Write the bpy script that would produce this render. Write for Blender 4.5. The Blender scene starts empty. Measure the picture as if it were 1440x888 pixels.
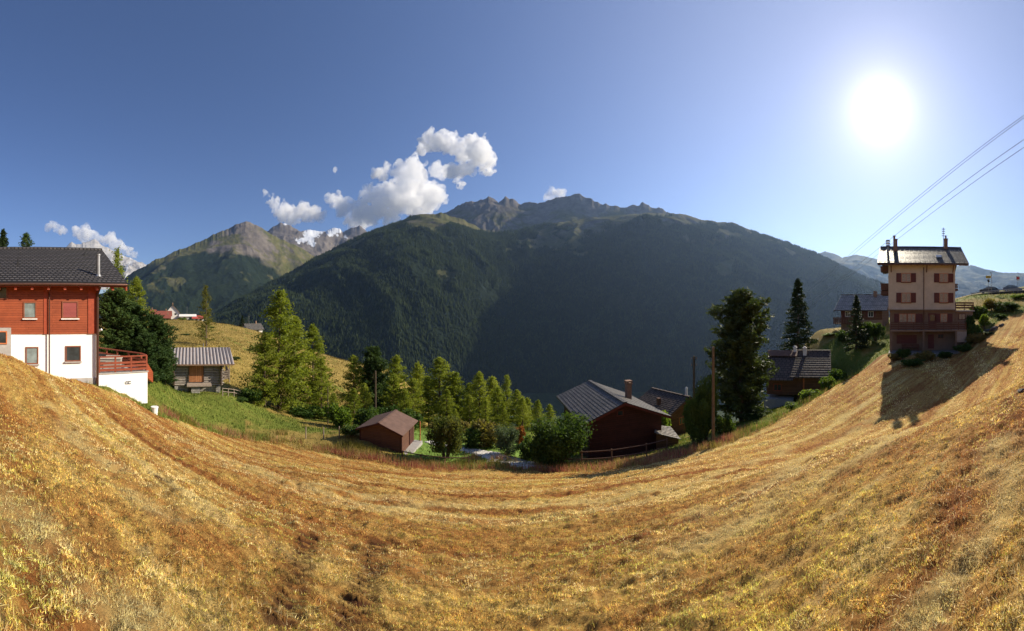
import bpy, math, random
import numpy as np
from mathutils import Vector

random.seed(7)
RNG = np.random.default_rng(7)
SC = bpy.context.scene
COL = SC.collection
F, H0, CX = 500.0, 435.0, 720.0          # px per radian, horizon row, centre column (1440 x 888 photo)

# ------------------------------------------------------------------ helpers
def az(px): return (px - CX) / F
def tt(py): return (H0 - py) / F
def at(px, py, rho):
    a = az(px)
    return Vector((rho * math.sin(a), rho * math.cos(a), rho * tt(py)))
def xy(px, rho):
    a = az(px)
    return rho * math.sin(a), rho * math.cos(a)

def tag(o, label=None, cat=None, group=None, kind=None):
    if label: o['label'] = label
    if cat: o['category'] = cat
    if group: o['group'] = group
    if kind: o['kind'] = kind
    return o

def empty(name, loc, rz=0.0, label=None, cat=None, group=None):
    o = bpy.data.objects.new(name, None)
    COL.objects.link(o)
    o.location = loc
    o.rotation_euler = (0, 0, rz)
    o.empty_display_size = 0.3
    return tag(o, label, cat, group)

def link_mesh(name, me, mat=None, parent=None):
    if mat: me.materials.append(mat)
    o = bpy.data.objects.new(name, me)
    COL.objects.link(o)
    if parent: o.parent = parent
    return o

def np_mesh(name, verts, faces, k):
    """verts (n,3), faces (m,k) int"""
    me = bpy.data.meshes.new(name)
    n, m = len(verts), len(faces)
    me.vertices.add(n)
    me.vertices.foreach_set('co', np.ascontiguousarray(verts, np.float32).ravel())
    me.loops.add(m * k)
    me.loops.foreach_set('vertex_index', np.ascontiguousarray(faces, np.int32).ravel())
    me.polygons.add(m)
    me.polygons.foreach_set('loop_start', np.arange(0, m * k, k, dtype=np.int32))
    me.polygons.foreach_set('loop_total', np.full(m, k, np.int32))
    me.update(calc_edges=True)
    return me

def smooth(me):
    me.polygons.foreach_set('use_smooth', np.ones(len(me.polygons), bool))
    me.update()

class MB:
    def __init__(s): s.v = []; s.f = []
    def add(s, pts, faces):
        b = len(s.v)
        s.v += [tuple(p) for p in pts]
        s.f += [tuple(i + b for i in f) for f in faces]
        return s
    def hexa(s, p):      # 4 bottom (ccw from above) + 4 top
        return s.add(p, [(3,2,1,0),(4,5,6,7),(0,1,5,4),(1,2,6,5),(2,3,7,6),(3,0,4,7)])
    def box(s, x0, x1, y0, y1, z0, z1):
        return s.hexa([(x0,y0,z0),(x1,y0,z0),(x1,y1,z0),(x0,y1,z0),(x0,y0,z1),(x1,y0,z1),(x1,y1,z1),(x0,y1,z1)])
    def slab(s, a, b, c, d, th):   # four top corners ccw from above, thickness downward
        lo = [(p[0], p[1], p[2] - th) for p in (a, b, c, d)]
        return s.hexa(lo + [tuple(p) for p in (a, b, c, d)])
    def bar(s, p, q, w, h=None):   # square bar between two points
        h = h or w
        p, q = Vector(p), Vector(q); d = (q - p).normalized()
        up = Vector((0,0,1)) if abs(d.z) < .9 else Vector((1,0,0))
        r = d.cross(up).normalized() * w / 2; u = r.cross(d).normalized() * h / 2
        return s.hexa([p-r-u, p+r-u, q+r-u, q-r-u, p-r+u, p+r+u, q+r+u, q-r+u])
    def tube(s, p, q, r0, r1=None, n=8):
        r1 = r0 if r1 is None else r1
        p, q = Vector(p), Vector(q); d = (q - p).normalized()
        up = Vector((0,0,1)) if abs(d.z) < .9 else Vector((1,0,0))
        r = d.cross(up).normalized(); u = r.cross(d).normalized()
        pts = []
        for c, rad in ((p, r0), (q, r1)):
            for i in range(n):
                a = 2 * math.pi * i / n
                pts.append(c + (r * math.cos(a) + u * math.sin(a)) * rad)
        fs = [(i, (i+1) % n, n + (i+1) % n, n + i) for i in range(n)]
        fs += [tuple(range(n-1, -1, -1)), tuple(range(n, 2*n))]
        return s.add(pts, fs)
    def prism(s, pts, vec):
        n = len(pts); vec = Vector(vec)
        a = [Vector(p) for p in pts]; b = [p + vec for p in a]
        fs = [tuple(range(n-1, -1, -1)), tuple(range(n, 2*n))]
        fs += [(i, (i+1) % n, n + (i+1) % n, n + i) for i in range(n)]
        return s.add(a + b, fs)
    def build(s, name, mat, parent=None, sm=False):
        me = bpy.data.meshes.new(name)
        me.from_pydata(s.v, [], s.f)
        import bmesh
        bm = bmesh.new(); bm.from_mesh(me)
        bmesh.ops.recalc_face_normals(bm, faces=bm.faces[:])
        bm.to_mesh(me); bm.free()
        if sm: smooth(me)
        return link_mesh(name, me, mat, parent)

def _hash(ix, iy, seed):
    h = (ix.astype(np.int64) * 374761393 + iy.astype(np.int64) * 668265263 + seed * 974634777) & 0x7fffffff
    h = ((h ^ (h >> 13)) * 1274126177) & 0x7fffffff
    h = (h ^ (h >> 16)) & 0xffff
    return h / 65535.0
def vnoise(x, y, seed=0):
    ix, iy = np.floor(x), np.floor(y)
    fx, fy = x - ix, y - iy
    ux = fx*fx*fx*(fx*(fx*6-15)+10); uy = fy*fy*fy*(fy*(fy*6-15)+10)
    a = _hash(ix, iy, seed); b = _hash(ix+1, iy, seed); c = _hash(ix, iy+1, seed); d = _hash(ix+1, iy+1, seed)
    return (a*(1-ux)+b*ux)*(1-uy) + (c*(1-ux)+d*ux)*uy - .5
def fbm(x, y, octv=5, seed=0, gain=.5, lac=2.03):
    r = np.zeros_like(x, dtype=float); a = 1.0
    for i in range(octv):
        r += a * vnoise(x*.8+y*.6, y*.8-x*.6, seed + i*17); a *= gain; x, y = (x*.74-y*.673)*lac + 13.7, (x*.673+y*.74)*lac - 7.1
    return r
def ridged(x, y, octv=5, seed=0, gain=.5, lac=2.07):
    r = np.zeros_like(x, dtype=float); a = 1.0
    for i in range(octv):
        r += a * (.5 - 2*np.abs(vnoise(x*.8+y*.6, y*.8-x*.6, seed + i*31))); a *= gain; x, y = (x*.74-y*.673)*lac + 5.3, (x*.673+y*.74)*lac + 9.2
    return r
def sstep(a, b, x):
    t = np.clip((x - a) / (b - a), 0, 1); return t*t*(3-2*t)

# ------------------------------------------------------------------ materials
def new_mat(name):
    m = bpy.data.materials.new(name); m.use_nodes = True
    nt = m.node_tree
    return m, nt, nt.nodes, nt.links, nt.nodes['Principled BSDF']

def coords(nt, mode='obj', plane='xy', loc=(0,0,0)):
    tc = nt.nodes.new('ShaderNodeTexCoord')
    if plane == '3d': return tc.outputs['Object']
    sp = nt.nodes.new('ShaderNodeSeparateXYZ'); nt.links.new(tc.outputs['Object'], sp.inputs[0])
    cb = nt.nodes.new('ShaderNodeCombineXYZ')
    if plane == 'hz':                      # any vertical wall: (x+y, z)
        ad = nt.nodes.new('ShaderNodeMath'); ad.operation = 'ADD'
        nt.links.new(sp.outputs[0], ad.inputs[0]); nt.links.new(sp.outputs[1], ad.inputs[1])
        nt.links.new(ad.outputs[0], cb.inputs[0]); nt.links.new(sp.outputs[2], cb.inputs[1])
    elif plane == 'vz':                    # vertical planks
        ad = nt.nodes.new('ShaderNodeMath'); ad.operation = 'ADD'
        nt.links.new(sp.outputs[0], ad.inputs[0]); nt.links.new(sp.outputs[1], ad.inputs[1])
        nt.links.new(ad.outputs[0], cb.inputs[1]); nt.links.new(sp.outputs[2], cb.inputs[0])
    else:
        i, j = {'xy': (0,1), 'yx': (1,0), 'xz': (0,2)}[plane]
        nt.links.new(sp.outputs[i], cb.inputs[0]); nt.links.new(sp.outputs[j], cb.inputs[1])
    return cb.outputs[0]

def noise_node(nt, vec, scale, detail=6, rough=.6, dist=0):
    n = nt.nodes.new('ShaderNodeTexNoise'); n.inputs['Scale'].default_value = scale
    n.inputs['Detail'].default_value = detail; n.inputs['Roughness'].default_value = rough
    n.inputs['Distortion'].default_value = dist
    if vec: nt.links.new(vec, n.inputs['Vector'])
    return n.outputs['Fac']
def ramp(nt, fac, stops, interp='LINEAR'):
    r = nt.nodes.new('ShaderNodeValToRGB'); r.color_ramp.interpolation = interp
    e = r.color_ramp.elements
    while len(e) < len(stops): e.new(.5)
    for el, (p, c) in zip(e, stops):
        el.position = p; el.color = (*c, 1) if len(c) == 3 else c
    nt.links.new(fac, r.inputs[0]); return r.outputs[0]
def mixc(nt, fac, a, b, mode='MIX'):
    m = nt.nodes.new('ShaderNodeMix'); m.data_type = 'RGBA'; m.blend_type = mode; m.clamp_factor = True
    for sock, val in ((m.inputs['Factor'], fac), (m.inputs[6], a), (m.inputs[7], b)):
        if hasattr(val, 'links') or hasattr(val, 'is_linked'): nt.links.new(val, sock)
        elif isinstance(val, (int, float)): sock.default_value = val
        else: sock.default_value = (*val, 1)
    return m.outputs[2]
def mathn(nt, op, a, b=None, clamp=False):
    m = nt.nodes.new('ShaderNodeMath'); m.operation = op; m.use_clamp = clamp
    for s, v in ((m.inputs[0], a), (m.inputs[1], b)):
        if v is None: continue
        if isinstance(v, (int, float)): s.default_value = v
        else: nt.links.new(v, s)
    return m.outputs[0]
def bump(nt, h, strength, dist, bsdf):
    b = nt.nodes.new('ShaderNodeBump'); b.inputs['Strength'].default_value = strength
    b.inputs['Distance'].default_value = dist
    nt.links.new(h, b.inputs['Height']); nt.links.new(b.outputs[0], bsdf.inputs['Normal'])

def plain(name, c, rough=.7, var=.25, scale=3.0, metal=0.0, bumpd=.01, spec=.3):
    m, nt, N, L, b = new_mat(name)
    v = coords(nt, plane='3d')
    f = noise_node(nt, v, scale, 8, .65)
    lo = tuple(x*(1-var) for x in c); hi = tuple(min(1, x*(1+var)) for x in c)
    L.new(ramp(nt, f, [(.3, lo), (.7, hi)]), b.inputs['Base Color'])
    b.inputs['Roughness'].default_value = rough; b.inputs['Metallic'].default_value = metal
    b.inputs['Specular IOR Level'].default_value = spec
    bump(nt, noise_node(nt, v, scale*8, 5), .5, bumpd, b)
    return m

def bricky(name, c1, c2, mortar, bw, bh, plane, msize=.01, rough=.7, bumpd=.03, offset=.5, var=.35, spec=.3, dirt=None, metal=0):
    m, nt, N, L, b = new_mat(name)
    v = coords(nt, plane=plane)
    br = N.new('ShaderNodeTexBrick'); L.new(v, br.inputs['Vector'])
    br.inputs['Color1'].default_value = (*c1, 1); br.inputs['Color2'].default_value = (*c2, 1)
    br.inputs['Mortar'].default_value = (*mortar, 1); br.inputs['Scale'].default_value = 1
    br.inputs['Brick Width'].default_value = bw; br.inputs['Row Height'].default_value = bh
    br.inputs['Mortar Size'].default_value = msize; br.offset = offset
    br.inputs['Mortar Smooth'].default_value = .2
    v3 = coords(nt, plane='3d')
    f = noise_node(nt, v3, 2.2, 8, .7)
    col = mixc(nt, 1.0, br.outputs['Color'], ramp(nt, f, [(.25, (1-var,)*3), (.75, (1+var*.6,)*3)]), 'MULTIPLY')
    if dirt:
        f2 = noise_node(nt, v3, .9, 8, .7)
        col = mixc(nt, ramp(nt, f2, [(.5, (0,0,0)), (.72, (.8,.8,.8))]), col, dirt)
    L.new(col, b.inputs['Base Color'])
    b.inputs['Roughness'].default_value = rough; b.inputs['Specular IOR Level'].default_value = spec
    b.inputs['Metallic'].default_value = metal
    h = mathn(nt, 'ADD', mathn(nt, 'MULTIPLY', br.outputs['Fac'], -1.0), mathn(nt, 'MULTIPLY', f, .5))
    bump(nt, h, .8, bumpd, b)
    return m

def leafmat(name, ca, cb, trans=.35, scale=.9):
    m, nt, N, L, b = new_mat(name)
    v = coords(nt, plane='3d')
    f = noise_node(nt, v, scale, 4, .6)
    oi = N.new('ShaderNodeObjectInfo')
    f = mathn(nt, 'ADD', f, mathn(nt, 'MULTIPLY', mathn(nt, 'SUBTRACT', oi.outputs['Random'], .5), .25))
    col = ramp(nt, f, [(.3, ca), (.7, cb)])
    L.new(col, b.inputs['Base Color']); b.inputs['Roughness'].default_value = .6
    b.inputs['Specular IOR Level'].default_value = .12
    t = N.new('ShaderNodeBsdfTranslucent')
    tc = mixc(nt, 1.0, col, (1.5, 1.5, .7), 'MULTIPLY')
    L.new(tc, t.inputs['Color'])
    mx = N.new('ShaderNodeMixShader'); mx.inputs[0].default_value = trans
    L.new(b.outputs[0], mx.inputs[1]); L.new(t.outputs[0], mx.inputs[2])
    L.new(mx.outputs[0], N['Material Output'].inputs['Surface'])
    return m

M = {}
M['tile_dark'] = bricky('dark_roof_tiles', (.085,.077,.078), (.125,.112,.11), (.012,.011,.012), .30, .33, 'xy', .05, .5, .08)
M['wood_red'] = bricky('red_stained_planks', (.32,.075,.028), (.245,.053,.02), (.10,.02,.01), 4.0, .145, 'hz', .006, .55, .012, .37, .25)
M['render_white'] = plain('white_render', (.80,.79,.77), .85, .05, 1.5, bumpd=.004)
M['trim_red'] = plain('red_wood_trim', (.30,.055,.022), .55, .2, 5)
M['wood_orange'] = plain('orange_wood', (.50,.16,.06), .6, .25, 4)
M['dark_trim'] = plain('dark_red_trim', (.14,.032,.02), .6, .2, 5)
M['rail_red'] = plain('dark_red_rail', (.24,.055,.025), .6, .25, 5)
M['frame_wood'] = plain('red_brown_frame', (.21,.07,.035), .6, .2, 5)
M['metal_brown'] = plain('brown_metal', (.11,.055,.04), .35, .15, 4, metal=.6)
M['metal_grey'] = plain('grey_metal', (.28,.28,.29), .4, .15, 4, metal=.7)
M['black'] = plain('black_metal', (.02,.02,.022), .5, .2, 4)
M['plinth'] = plain('grey_concrete', (.36,.34,.32), .9, .15, 3)
M['louvre'] = bricky('red_louvre', (.36,.09,.08), (.33,.08,.07), (.12,.03,.03), 4, .075, 'hz', .012, .5, .02, 0, .1)
M['tin_roof'] = None
M['log_grey'] = bricky('weathered_logs', (.43,.375,.325), (.31,.27,.235), (.06,.05,.04), 3.4, .2, 'hz', .02, .85, .06, .4, .45)
M['log_dark'] = plain('dark_logs', (.09,.06,.045), .85, .4, 5)
M['door_wood'] = bricky('orange_door_boards', (.46,.20,.085), (.36,.145,.06), (.1,.04,.02), 6, .22, 'vz', .014, .7, .02, .3, .35)
M['stone'] = bricky('rubble_stone', (.42,.39,.35), (.30,.28,.25), (.2,.18,.16), .42, .22, 'hz', .02, .9, .06, .47, .4)
M['shed_red'] = bricky('shed_boards', (.15,.068,.042), (.12,.053,.033), (.05,.02,.014), 5, .13, 'hz', .01, .7, .02, .3, .25)
M['shed_roof'] = plain('brown_felt_roof', (.135,.08,.062), .85, .25, 2)
M['slate'] = bricky('stone_slab_roof', (.16,.145,.13), (.085,.077,.07), (.03,.027,.024), .30, .26, 'xy', .028, .52, .06, .45, .5)
M['slate_light'] = bricky('grey_slabs', (.42,.38,.33), (.27,.245,.215), (.08,.07,.06), .4, .34, 'xy', .03, .42, .06, .45, .45)
M['slate_brown'] = bricky('brown_slabs', (.145,.11,.09), (.095,.074,.062), (.025,.02,.017), .5, .42, 'xy', .035, .7, .05, .4, .4, spec=.1)
M['chalet_dark'] = bricky('dark_red_boards', (.085,.026,.017), (.065,.02,.014), (.02,.008,.006), 4, .18, 'hz', .01, .75, .02, .35, .3)
M['wood_brown'] = bricky('brown_boards', (.17,.08,.04), (.12,.055,.03), (.03,.015,.01), 4, .2, 'hz', .012, .8, .02, .35, .35)
M['chim_brown'] = plain('brown_plaster', (.24,.15,.10), .9, .25, 3)
M['chim_white'] = plain('white_plaster', (.72,.70,.66), .9, .15, 3)
M['cream'] = plain('cream_render', (.55,.46,.34), .9, .13, 1.2, bumpd=.004)
M['pink'] = plain('rose_render', (.205,.138,.09), .9, .12, 1.2, bumpd=.004)
M['pink_pale'] = plain('pale_rose_render', (.25,.175,.12), .9, .12, 1.2, bumpd=.004)
M['shutter'] = plain('brown_red_shutter', (.12,.035,.028), .6, .15, 4)
M['eave_wood'] = plain('brown_beam', (.13,.06,.035), .75, .3, 4)
M['pole_wood'] = plain('pole_wood', (.115,.085,.055), .85, .35, 5)
M['pale_wood'] = plain('grey_fence_wood', (.30,.24,.19), .85, .3, 6)
M['dark_fence'] = plain('brown_fence_wood', (.13,.07,.045), .85, .3, 6)
M['curtain'] = plain('curtained_glass', (.33,.27,.20), .25, .3, 6, spec=.6)
M['wire'] = plain('wire_metal', (.12,.12,.13), .6, .1, 4)
M['yellow'] = plain('yellow_sign_paint', (.75,.48,.05), .5, .1, 4)
M['white_paint'] = plain('white_paint', (.8,.8,.78), .5, .05, 4)
M['red_paint'] = plain('red_paint', (.55,.03,.03), .5, .1, 4)
M['roof_red'] = bricky('red_roof', (.30,.085,.06), (.24,.07,.05), (.08,.03,.02), .6, .5, 'xy', .04, .8, .05)
M['roof_brightred'] = plain('bright_red_sheet', (.44,.08,.065), .5, .1, 2)
M['asphalt'] = plain('asphalt', (.055,.055,.057), .9, .2, 4)
M['gravel'] = plain('pale_gravel', (.62,.59,.55), .95, .35, 9, bumpd=.03)
M['bark'] = plain('bark', (.12,.085,.06), .95, .4, 7, bumpd=.03)
M['rock'] = plain('boulder', (.12,.11,.10), .95, .35, 3, bumpd=.03)

def glass(name, c, rough=.08):
    m, nt, N, L, b = new_mat(name)
    v = coords(nt, plane='3d'); f = noise_node(nt, v, 1.3, 3)
    L.new(ramp(nt, f, [(.35, tuple(x*.6 for x in c)), (.65, tuple(x*1.4 for x in c))]), b.inputs['Base Color'])
    b.inputs['Roughness'].default_value = rough; b.inputs['Specular IOR Level'].default_value = .7
    return m
M['glass'] = glass('window_glass', (.035,.045,.05))
M['glass_light'] = glass('window_glass_blind', (.17,.21,.21), .15)

def tin():
    m, nt, N, L, b = new_mat('striped_tin_roof')
    v = coords(nt, plane='3d'); sp = N.new('ShaderNodeSeparateXYZ'); L.new(v, sp.inputs[0])
    w = mathn(nt, 'SINE', mathn(nt, 'MULTIPLY', sp.outputs[0], 2*math.pi/.42))
    f = noise_node(nt, v, 1.2, 6, .7)
    col = mixc(nt, ramp(nt, mathn(nt, 'ADD', mathn(nt, 'MULTIPLY', w, .5), .5), [(.25, (0,0,0)), (.6, (1,1,1))]), (.17,.135,.125), (.40,.36,.35))
    col = mixc(nt, ramp(nt, f, [(.52, (0,0,0)), (.75, (.7,.7,.7))]), col, (.22,.13,.10))
    L.new(col, b.inputs['Base Color']); b.inputs['Roughness'].default_value = .6; b.inputs['Metallic'].default_value = .15
    bump(nt, w, .8, .04, b)
    return m
M['tin_roof'] = tin()

M['larch'] = leafmat('larch_needles', (.145,.185,.024), (.28,.31,.055), .5)
M['larch_old'] = leafmat('old_larch_needles', (.10,.11,.025), (.19,.18,.05), .4)
M['spruce'] = leafmat('spruce_needles', (.018,.034,.014), (.04,.06,.02), .2)
M['stone_pine'] = leafmat('stone_pine_needles', (.028,.048,.018), (.065,.09,.03), .25)
M['pine'] = leafmat('pine_needles', (.03,.06,.018), (.075,.115,.03), .25)
M['leaf'] = leafmat('green_leaves', (.035,.075,.015), (.10,.15,.035), .35, 1.6)
M['leaf_bright'] = leafmat('bright_leaves', (.09,.15,.02), (.19,.26,.05), .45, 1.6)
M['leaf_dry'] = leafmat('yellowed_leaves', (.13,.13,.03), (.26,.19,.07), .4, 1.6)
M['leaf_olive'] = leafmat('olive_leaves', (.06,.085,.02), (.22,.21,.06), .4, 1.1)
M['leaf_red'] = leafmat('reddish_leaves', (.22,.06,.03), (.30,.14,.05), .4, 2)
M['leaf_silver'] = leafmat('silver_leaves', (.08,.12,.07), (.17,.21,.13), .35, 2)

# ------------------------------------------------------------------ terrain
SLOPE, A0, EYE = .39, -.06, 1.7
CTRL = [ # px, py, rho : where the ground is
 (0,497,18),(-120,470,18),(0,505,24),(60,525,22),(130,541,22),(145,546,22),(212,580,21.5),(230,575,26),(240,549,42),(300,556,41),(320,553,44),(260,572,32),
 (300,603,30),(400,622,29),(480,641,27),(560,655,25.2),(640,662,24.6),(760,662,24.8),(850,662,23.5),(930,649,22.4),(1003,631,22),
 (1060,609,26),(1130,571,32),(1180,540,38),(1240,500,44),(1296,497,44),(1340,495,45),
 (1237,582,23.5),(1430,493,29.5),(1330,540,28),(1440,443,52),(1400,456,48),(1440,420,66),(1400,414,78),(1440,412,80),(1360,418,72),(1500,405,80),
 (1150,592,25),(1060,640,18),(1440,520,20),(1340,590,18),(1150,640,16),
 (505,613,31),(563,636,29),(600,622,33),(640,612,37),(700,632,30),(680,605,42),(745,655,26.5),
 (480,604,38),(420,598,38),(400,578,48),(460,584,50),(340,560,46),(500,592,48),(560,600,50),(620,603,52),(700,606,54),(770,610,52),
 (850,640,32),(900,636,33),(950,622,36),(960,610,44),(900,640,45),(1040,594,36),(1010,610,40),(1090,577,41.5),(1090,574,44),(1150,560,47),(1180,545,48),
 (1120,508,60),(1120,565,120),(1060,600,100),(1000,640,100),(1090,555,72),(1040,600,60),(1180,470,64),(1240,462,66),(1205,488,52),(1225,490,52),(1150,464,66),(1230,455,95),(1300,440,90),(1400,425,110),
 (290,488,75),(240,478,90),(320,530,62),(380,535,70),(450,552,70),(480,545,90),
 (215,452,230),(260,451,230),(300,455,200),(345,463,190),(370,470,180),(420,490,150),(500,513,130),(550,523,130),(600,585,110),(660,625,110),(740,640,110),
 (120,455,150),(0,445,150),(60,460,60),(150,500,45),(190,505,38),
 (215,470,420),(300,500,420),(400,545,400),(500,580,350),(650,620,200),(800,620,200),(950,600,200),(0,440,420),
 (1440,405,300),(1300,440,300),(1150,600,300),
]
CTRL += [(p, None, r) for r in (1.5, 4.0, 9.0) for p in (-300, 0, 240, 480, 720, 960, 1200, 1440, 1740)]
CTRL += [(p, None, 1500) for p in (-300, 0, 300, 600, 900, 1200, 1500, 1740)]
CTRL += [(p, None, r) for r in (15.,) for p in (240, 480, 600, 720, 860)]
def plane_t(a, rho): return -EYE/rho - SLOPE*np.cos(a - A0)
_ca = np.array([az(c[0]) for c in CTRL]); _cr = np.log(np.array([float(c[2]) for c in CTRL]))
_cd = np.array([0.0 if c[1] is None else tt(c[1]) - float(plane_t(az(c[0]), c[2])) for c in CTRL])
_KA = 1.6
def _tps(d2): return np.where(d2 > 1e-12, .5*d2*np.log(np.maximum(d2, 1e-12)), 0)
_n = len(CTRL)
_X = np.stack([_ca*_KA, _cr], 1)
_d2 = ((_X[:, None] - _X[None])**2).sum(-1)
_A = np.zeros((_n+3, _n+3)); _A[:_n, :_n] = _tps(_d2) + np.eye(_n)*.0015
_A[:_n, _n] = 1; _A[:_n, _n+1:] = _X; _A[_n, :_n] = 1; _A[_n+1:, :_n] = _X.T
_W = np.linalg.solve(_A, np.concatenate([_cd, [0,0,0]]))

_NA, _NR, _L0, _L1 = 420, 300, math.log(1.2), math.log(1500)
_G = np.empty((_NA, _NR))
for _i, _a in enumerate(np.linspace(-1.9, 1.9, _NA)):
    _q = np.stack([np.full(_NR, _a*_KA), np.linspace(_L0, _L1, _NR)], 1)
    _G[_i] = _tps(((_q[:, None] - _X[None])**2).sum(-1)) @ _W[:_n] + _W[_n] + _q @ _W[_n+1:]

def ground_raw(x, y):
    x = np.atleast_1d(np.asarray(x, float)); y = np.atleast_1d(np.asarray(y, float))
    rho = np.maximum(np.hypot(x, y), .25); a = np.arctan2(x, y)
    u = (np.clip(a, -1.9, 1.9)+1.9)/3.8*(_NA-1); v = (np.log(np.clip(rho, 1.2, 1500))-_L0)/(_L1-_L0)*(_NR-1)
    i = np.minimum(u.astype(int), _NA-2); j = np.minimum(v.astype(int), _NR-2); fu = u-i; fv = v-j
    dt = (_G[i,j]*(1-fv)+_G[i,j+1]*fv)*(1-fu) + (_G[i+1,j]*(1-fv)+_G[i+1,j+1]*fv)*fu
    dt = dt*(1 - sstep(1.65, 2.2, np.abs(a)))*sstep(1.0, 3.0, rho)
    out = -EYE + rho*(-SLOPE*np.cos(a-A0) + dt)
    behind = sstep(1.7, 2.6, np.abs(a))
    z = out
    z = np.where(rho > 60, z*(1-behind*sstep(60, 400, rho)) + behind*sstep(60, 400, rho)*np.minimum(z, 40), z)
    floor = -620.0
    z = np.where(z < floor+80, floor + 80*np.exp((z-floor-80)/80), z)
    return z
def ground_fine(x, y):
    rho = np.hypot(x, y)
    w = 1/(1+(rho/60)**2)
    d = fbm(x*.9, y*1.4, 4, 3)*.16*sstep(2, 14, rho)*w + fbm(x*4.2, y*5.5, 2, 9)*.05*w
    d += (ridged(x*2.4, y*3.0, 2, 13)*.035 + fbm(x*5, y*6, 2, 15)*.05)*w*w
    d += fbm(x*.05, y*.05, 4, 5)*1.0*sstep(60, 160, rho)
    return d
def gz(x, y): return float(ground_raw([x], [y])[0])
def gpx(px, rho):
    x, y = xy(px, rho); return Vector((x, y, gz(x, y)))

EDGE = np.array([(-400,24),(-100,24),(140,21.6),(215,21.0),(258,25),(300,28.5),(400,28),(480,26.6),(560,25.0),(640,24.4),(760,24.6),(850,23.4),(930,22),(1003,21.8),(1060,26),(1130,32),(1180,38),(1240,44),(1345,45),(1370,44),(1440,54),(1540,58),(1900,60)], float)
def edge_rho(a): return np.interp(a*F + CX, EDGE[:,0], EDGE[:,1])

def zones(x, y):
    """mown, green, gold(wild hay), forest weights: which ground cover grows where"""
    rho = np.hypot(x, y); a = np.arctan2(x, y); px = a*F + CX
    e = edge_rho(a)
    n1 = fbm(x*.22, y*.22, 4, 21); n2 = fbm(x*.7, y*.7, 3, 23)
    mown = 1 - sstep(-.6, .6, rho - e - n1*2.2 - n2*.6)
    green = (1-mown)*sstep(-.1, .25, .18 + n1 + .55*((px > 575) & (px < 800) & (rho < 46)) + .45*((px > 195) & (px < 345) & (rho < 46)) + .3*((px > 1000)) - .5*((px > 380) & (px < 585) & (rho < 33)) - .55*(rho > 58))
    forest = sstep(170, 420, rho + n1*120) * sstep(250, 420, px + 0*rho) + sstep(420, 900, rho)
    return mown, green, np.clip(forest, 0, 1)

def ray_ground(px, py):
    lo, hi = 1.0, 200.0
    r = np.geomspace(lo, hi, 900); a = az(px)
    z = ground_raw(r*math.sin(a), r*math.cos(a)); t = z/r
    k = np.argmax(t >= tt(py)); return r[k]*math.sin(a), r[k]*math.cos(a)
ROWS = [([(540,722),(600,716),(660,713),(720,711),(800,709),(880,700),(960,684),(1060,650),(1140,612),(1215,570)], .34),
        ([(1010,715),(1065,690),(1110,665),(1150,640),(1200,607),(1235,588)], .42),
        ([(960,765),(1060,725),(1150,680),(1240,630),(1330,575)], .30),
        ([(1280,888),(1330,800),(1370,715),(1400,660),(1428,615)], .16),
        ([(70,570),(120,625),(165,665),(205,697),(270,730)], .25),
        ([(0,690),(60,745),(130,800),(210,850)], .18),
        ([(300,640),(380,668),(470,688),(560,700)], .35),
        ([(850,655),(950,650),(1040,620),(1110,590)], .3)]
TRACKS = [[(432,752),(424,790),(412,830),(392,875)], [(528,765),(522,800),(508,840),(490,885)], [(225,672),(255,700),(270,708)]]
def _poly(pts):
    P = np.array([ray_ground(*p) for p in pts]); q = np.linspace(0, len(P)-1, 40*len(P))
    return np.stack([np.interp(q, range(len(P)), P[:,0]), np.interp(q, range(len(P)), P[:,1])], 1)
ROWP = [(_poly(p), w) for p, w in ROWS]; TRKP = [_poly(p) for p in TRACKS]
def near_poly(P, x, y, rad):
    d = np.full(len(x), 9e9); sidx = np.zeros(len(x))
    m = (x > P[:,0].min()-rad) & (x < P[:,0].max()+rad) & (y > P[:,1].min()-rad) & (y < P[:,1].max()+rad)
    ii = np.nonzero(m)[0]; arc = np.concatenate([[0], np.cumsum(np.hypot(*np.diff(P, axis=0).T))])
    for k in range(0, len(ii), 20000):
        j = ii[k:k+20000]
        dd = (x[j][:,None]-P[None,:,0])**2 + (y[j][:,None]-P[None,:,1])**2
        b = dd.argmin(1); d[j] = np.sqrt(dd[np.arange(len(j)), b]); sidx[j] = arc[b]
    return d, sidx
def rows_mask(x, y):
    r = np.zeros(len(x)); n = .35+1.5*fbm(x*1.3, y*1.3, 4, 83); x = x+fbm(x*.6, y*.6, 2, 84)*.8; y = y+fbm(x*.6, y*.6, 2, 85)*.8
    for P, w in ROWP:
        d, _ = near_poly(P, x, y, w*4); r = np.maximum(r, np.exp(-(d/(w*1.5))**2)*np.clip(n+.45, 0, 1.0)*.95)
    return np.clip(r, 0, 1)
def track_mask(x, y):
    r = np.zeros(len(x))
    for P in TRKP:
        d, sdx = near_poly(P, x, y, .5)
        r = np.maximum(r, (np.exp(-(d/.19)**4))*(.3+.7*(np.sin(sdx*2*math.pi/.17+d*14) > -.1))*np.clip(.85+1.2*fbm(x*2, y*2, 2, 87), 0, 1))
    return r
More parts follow.
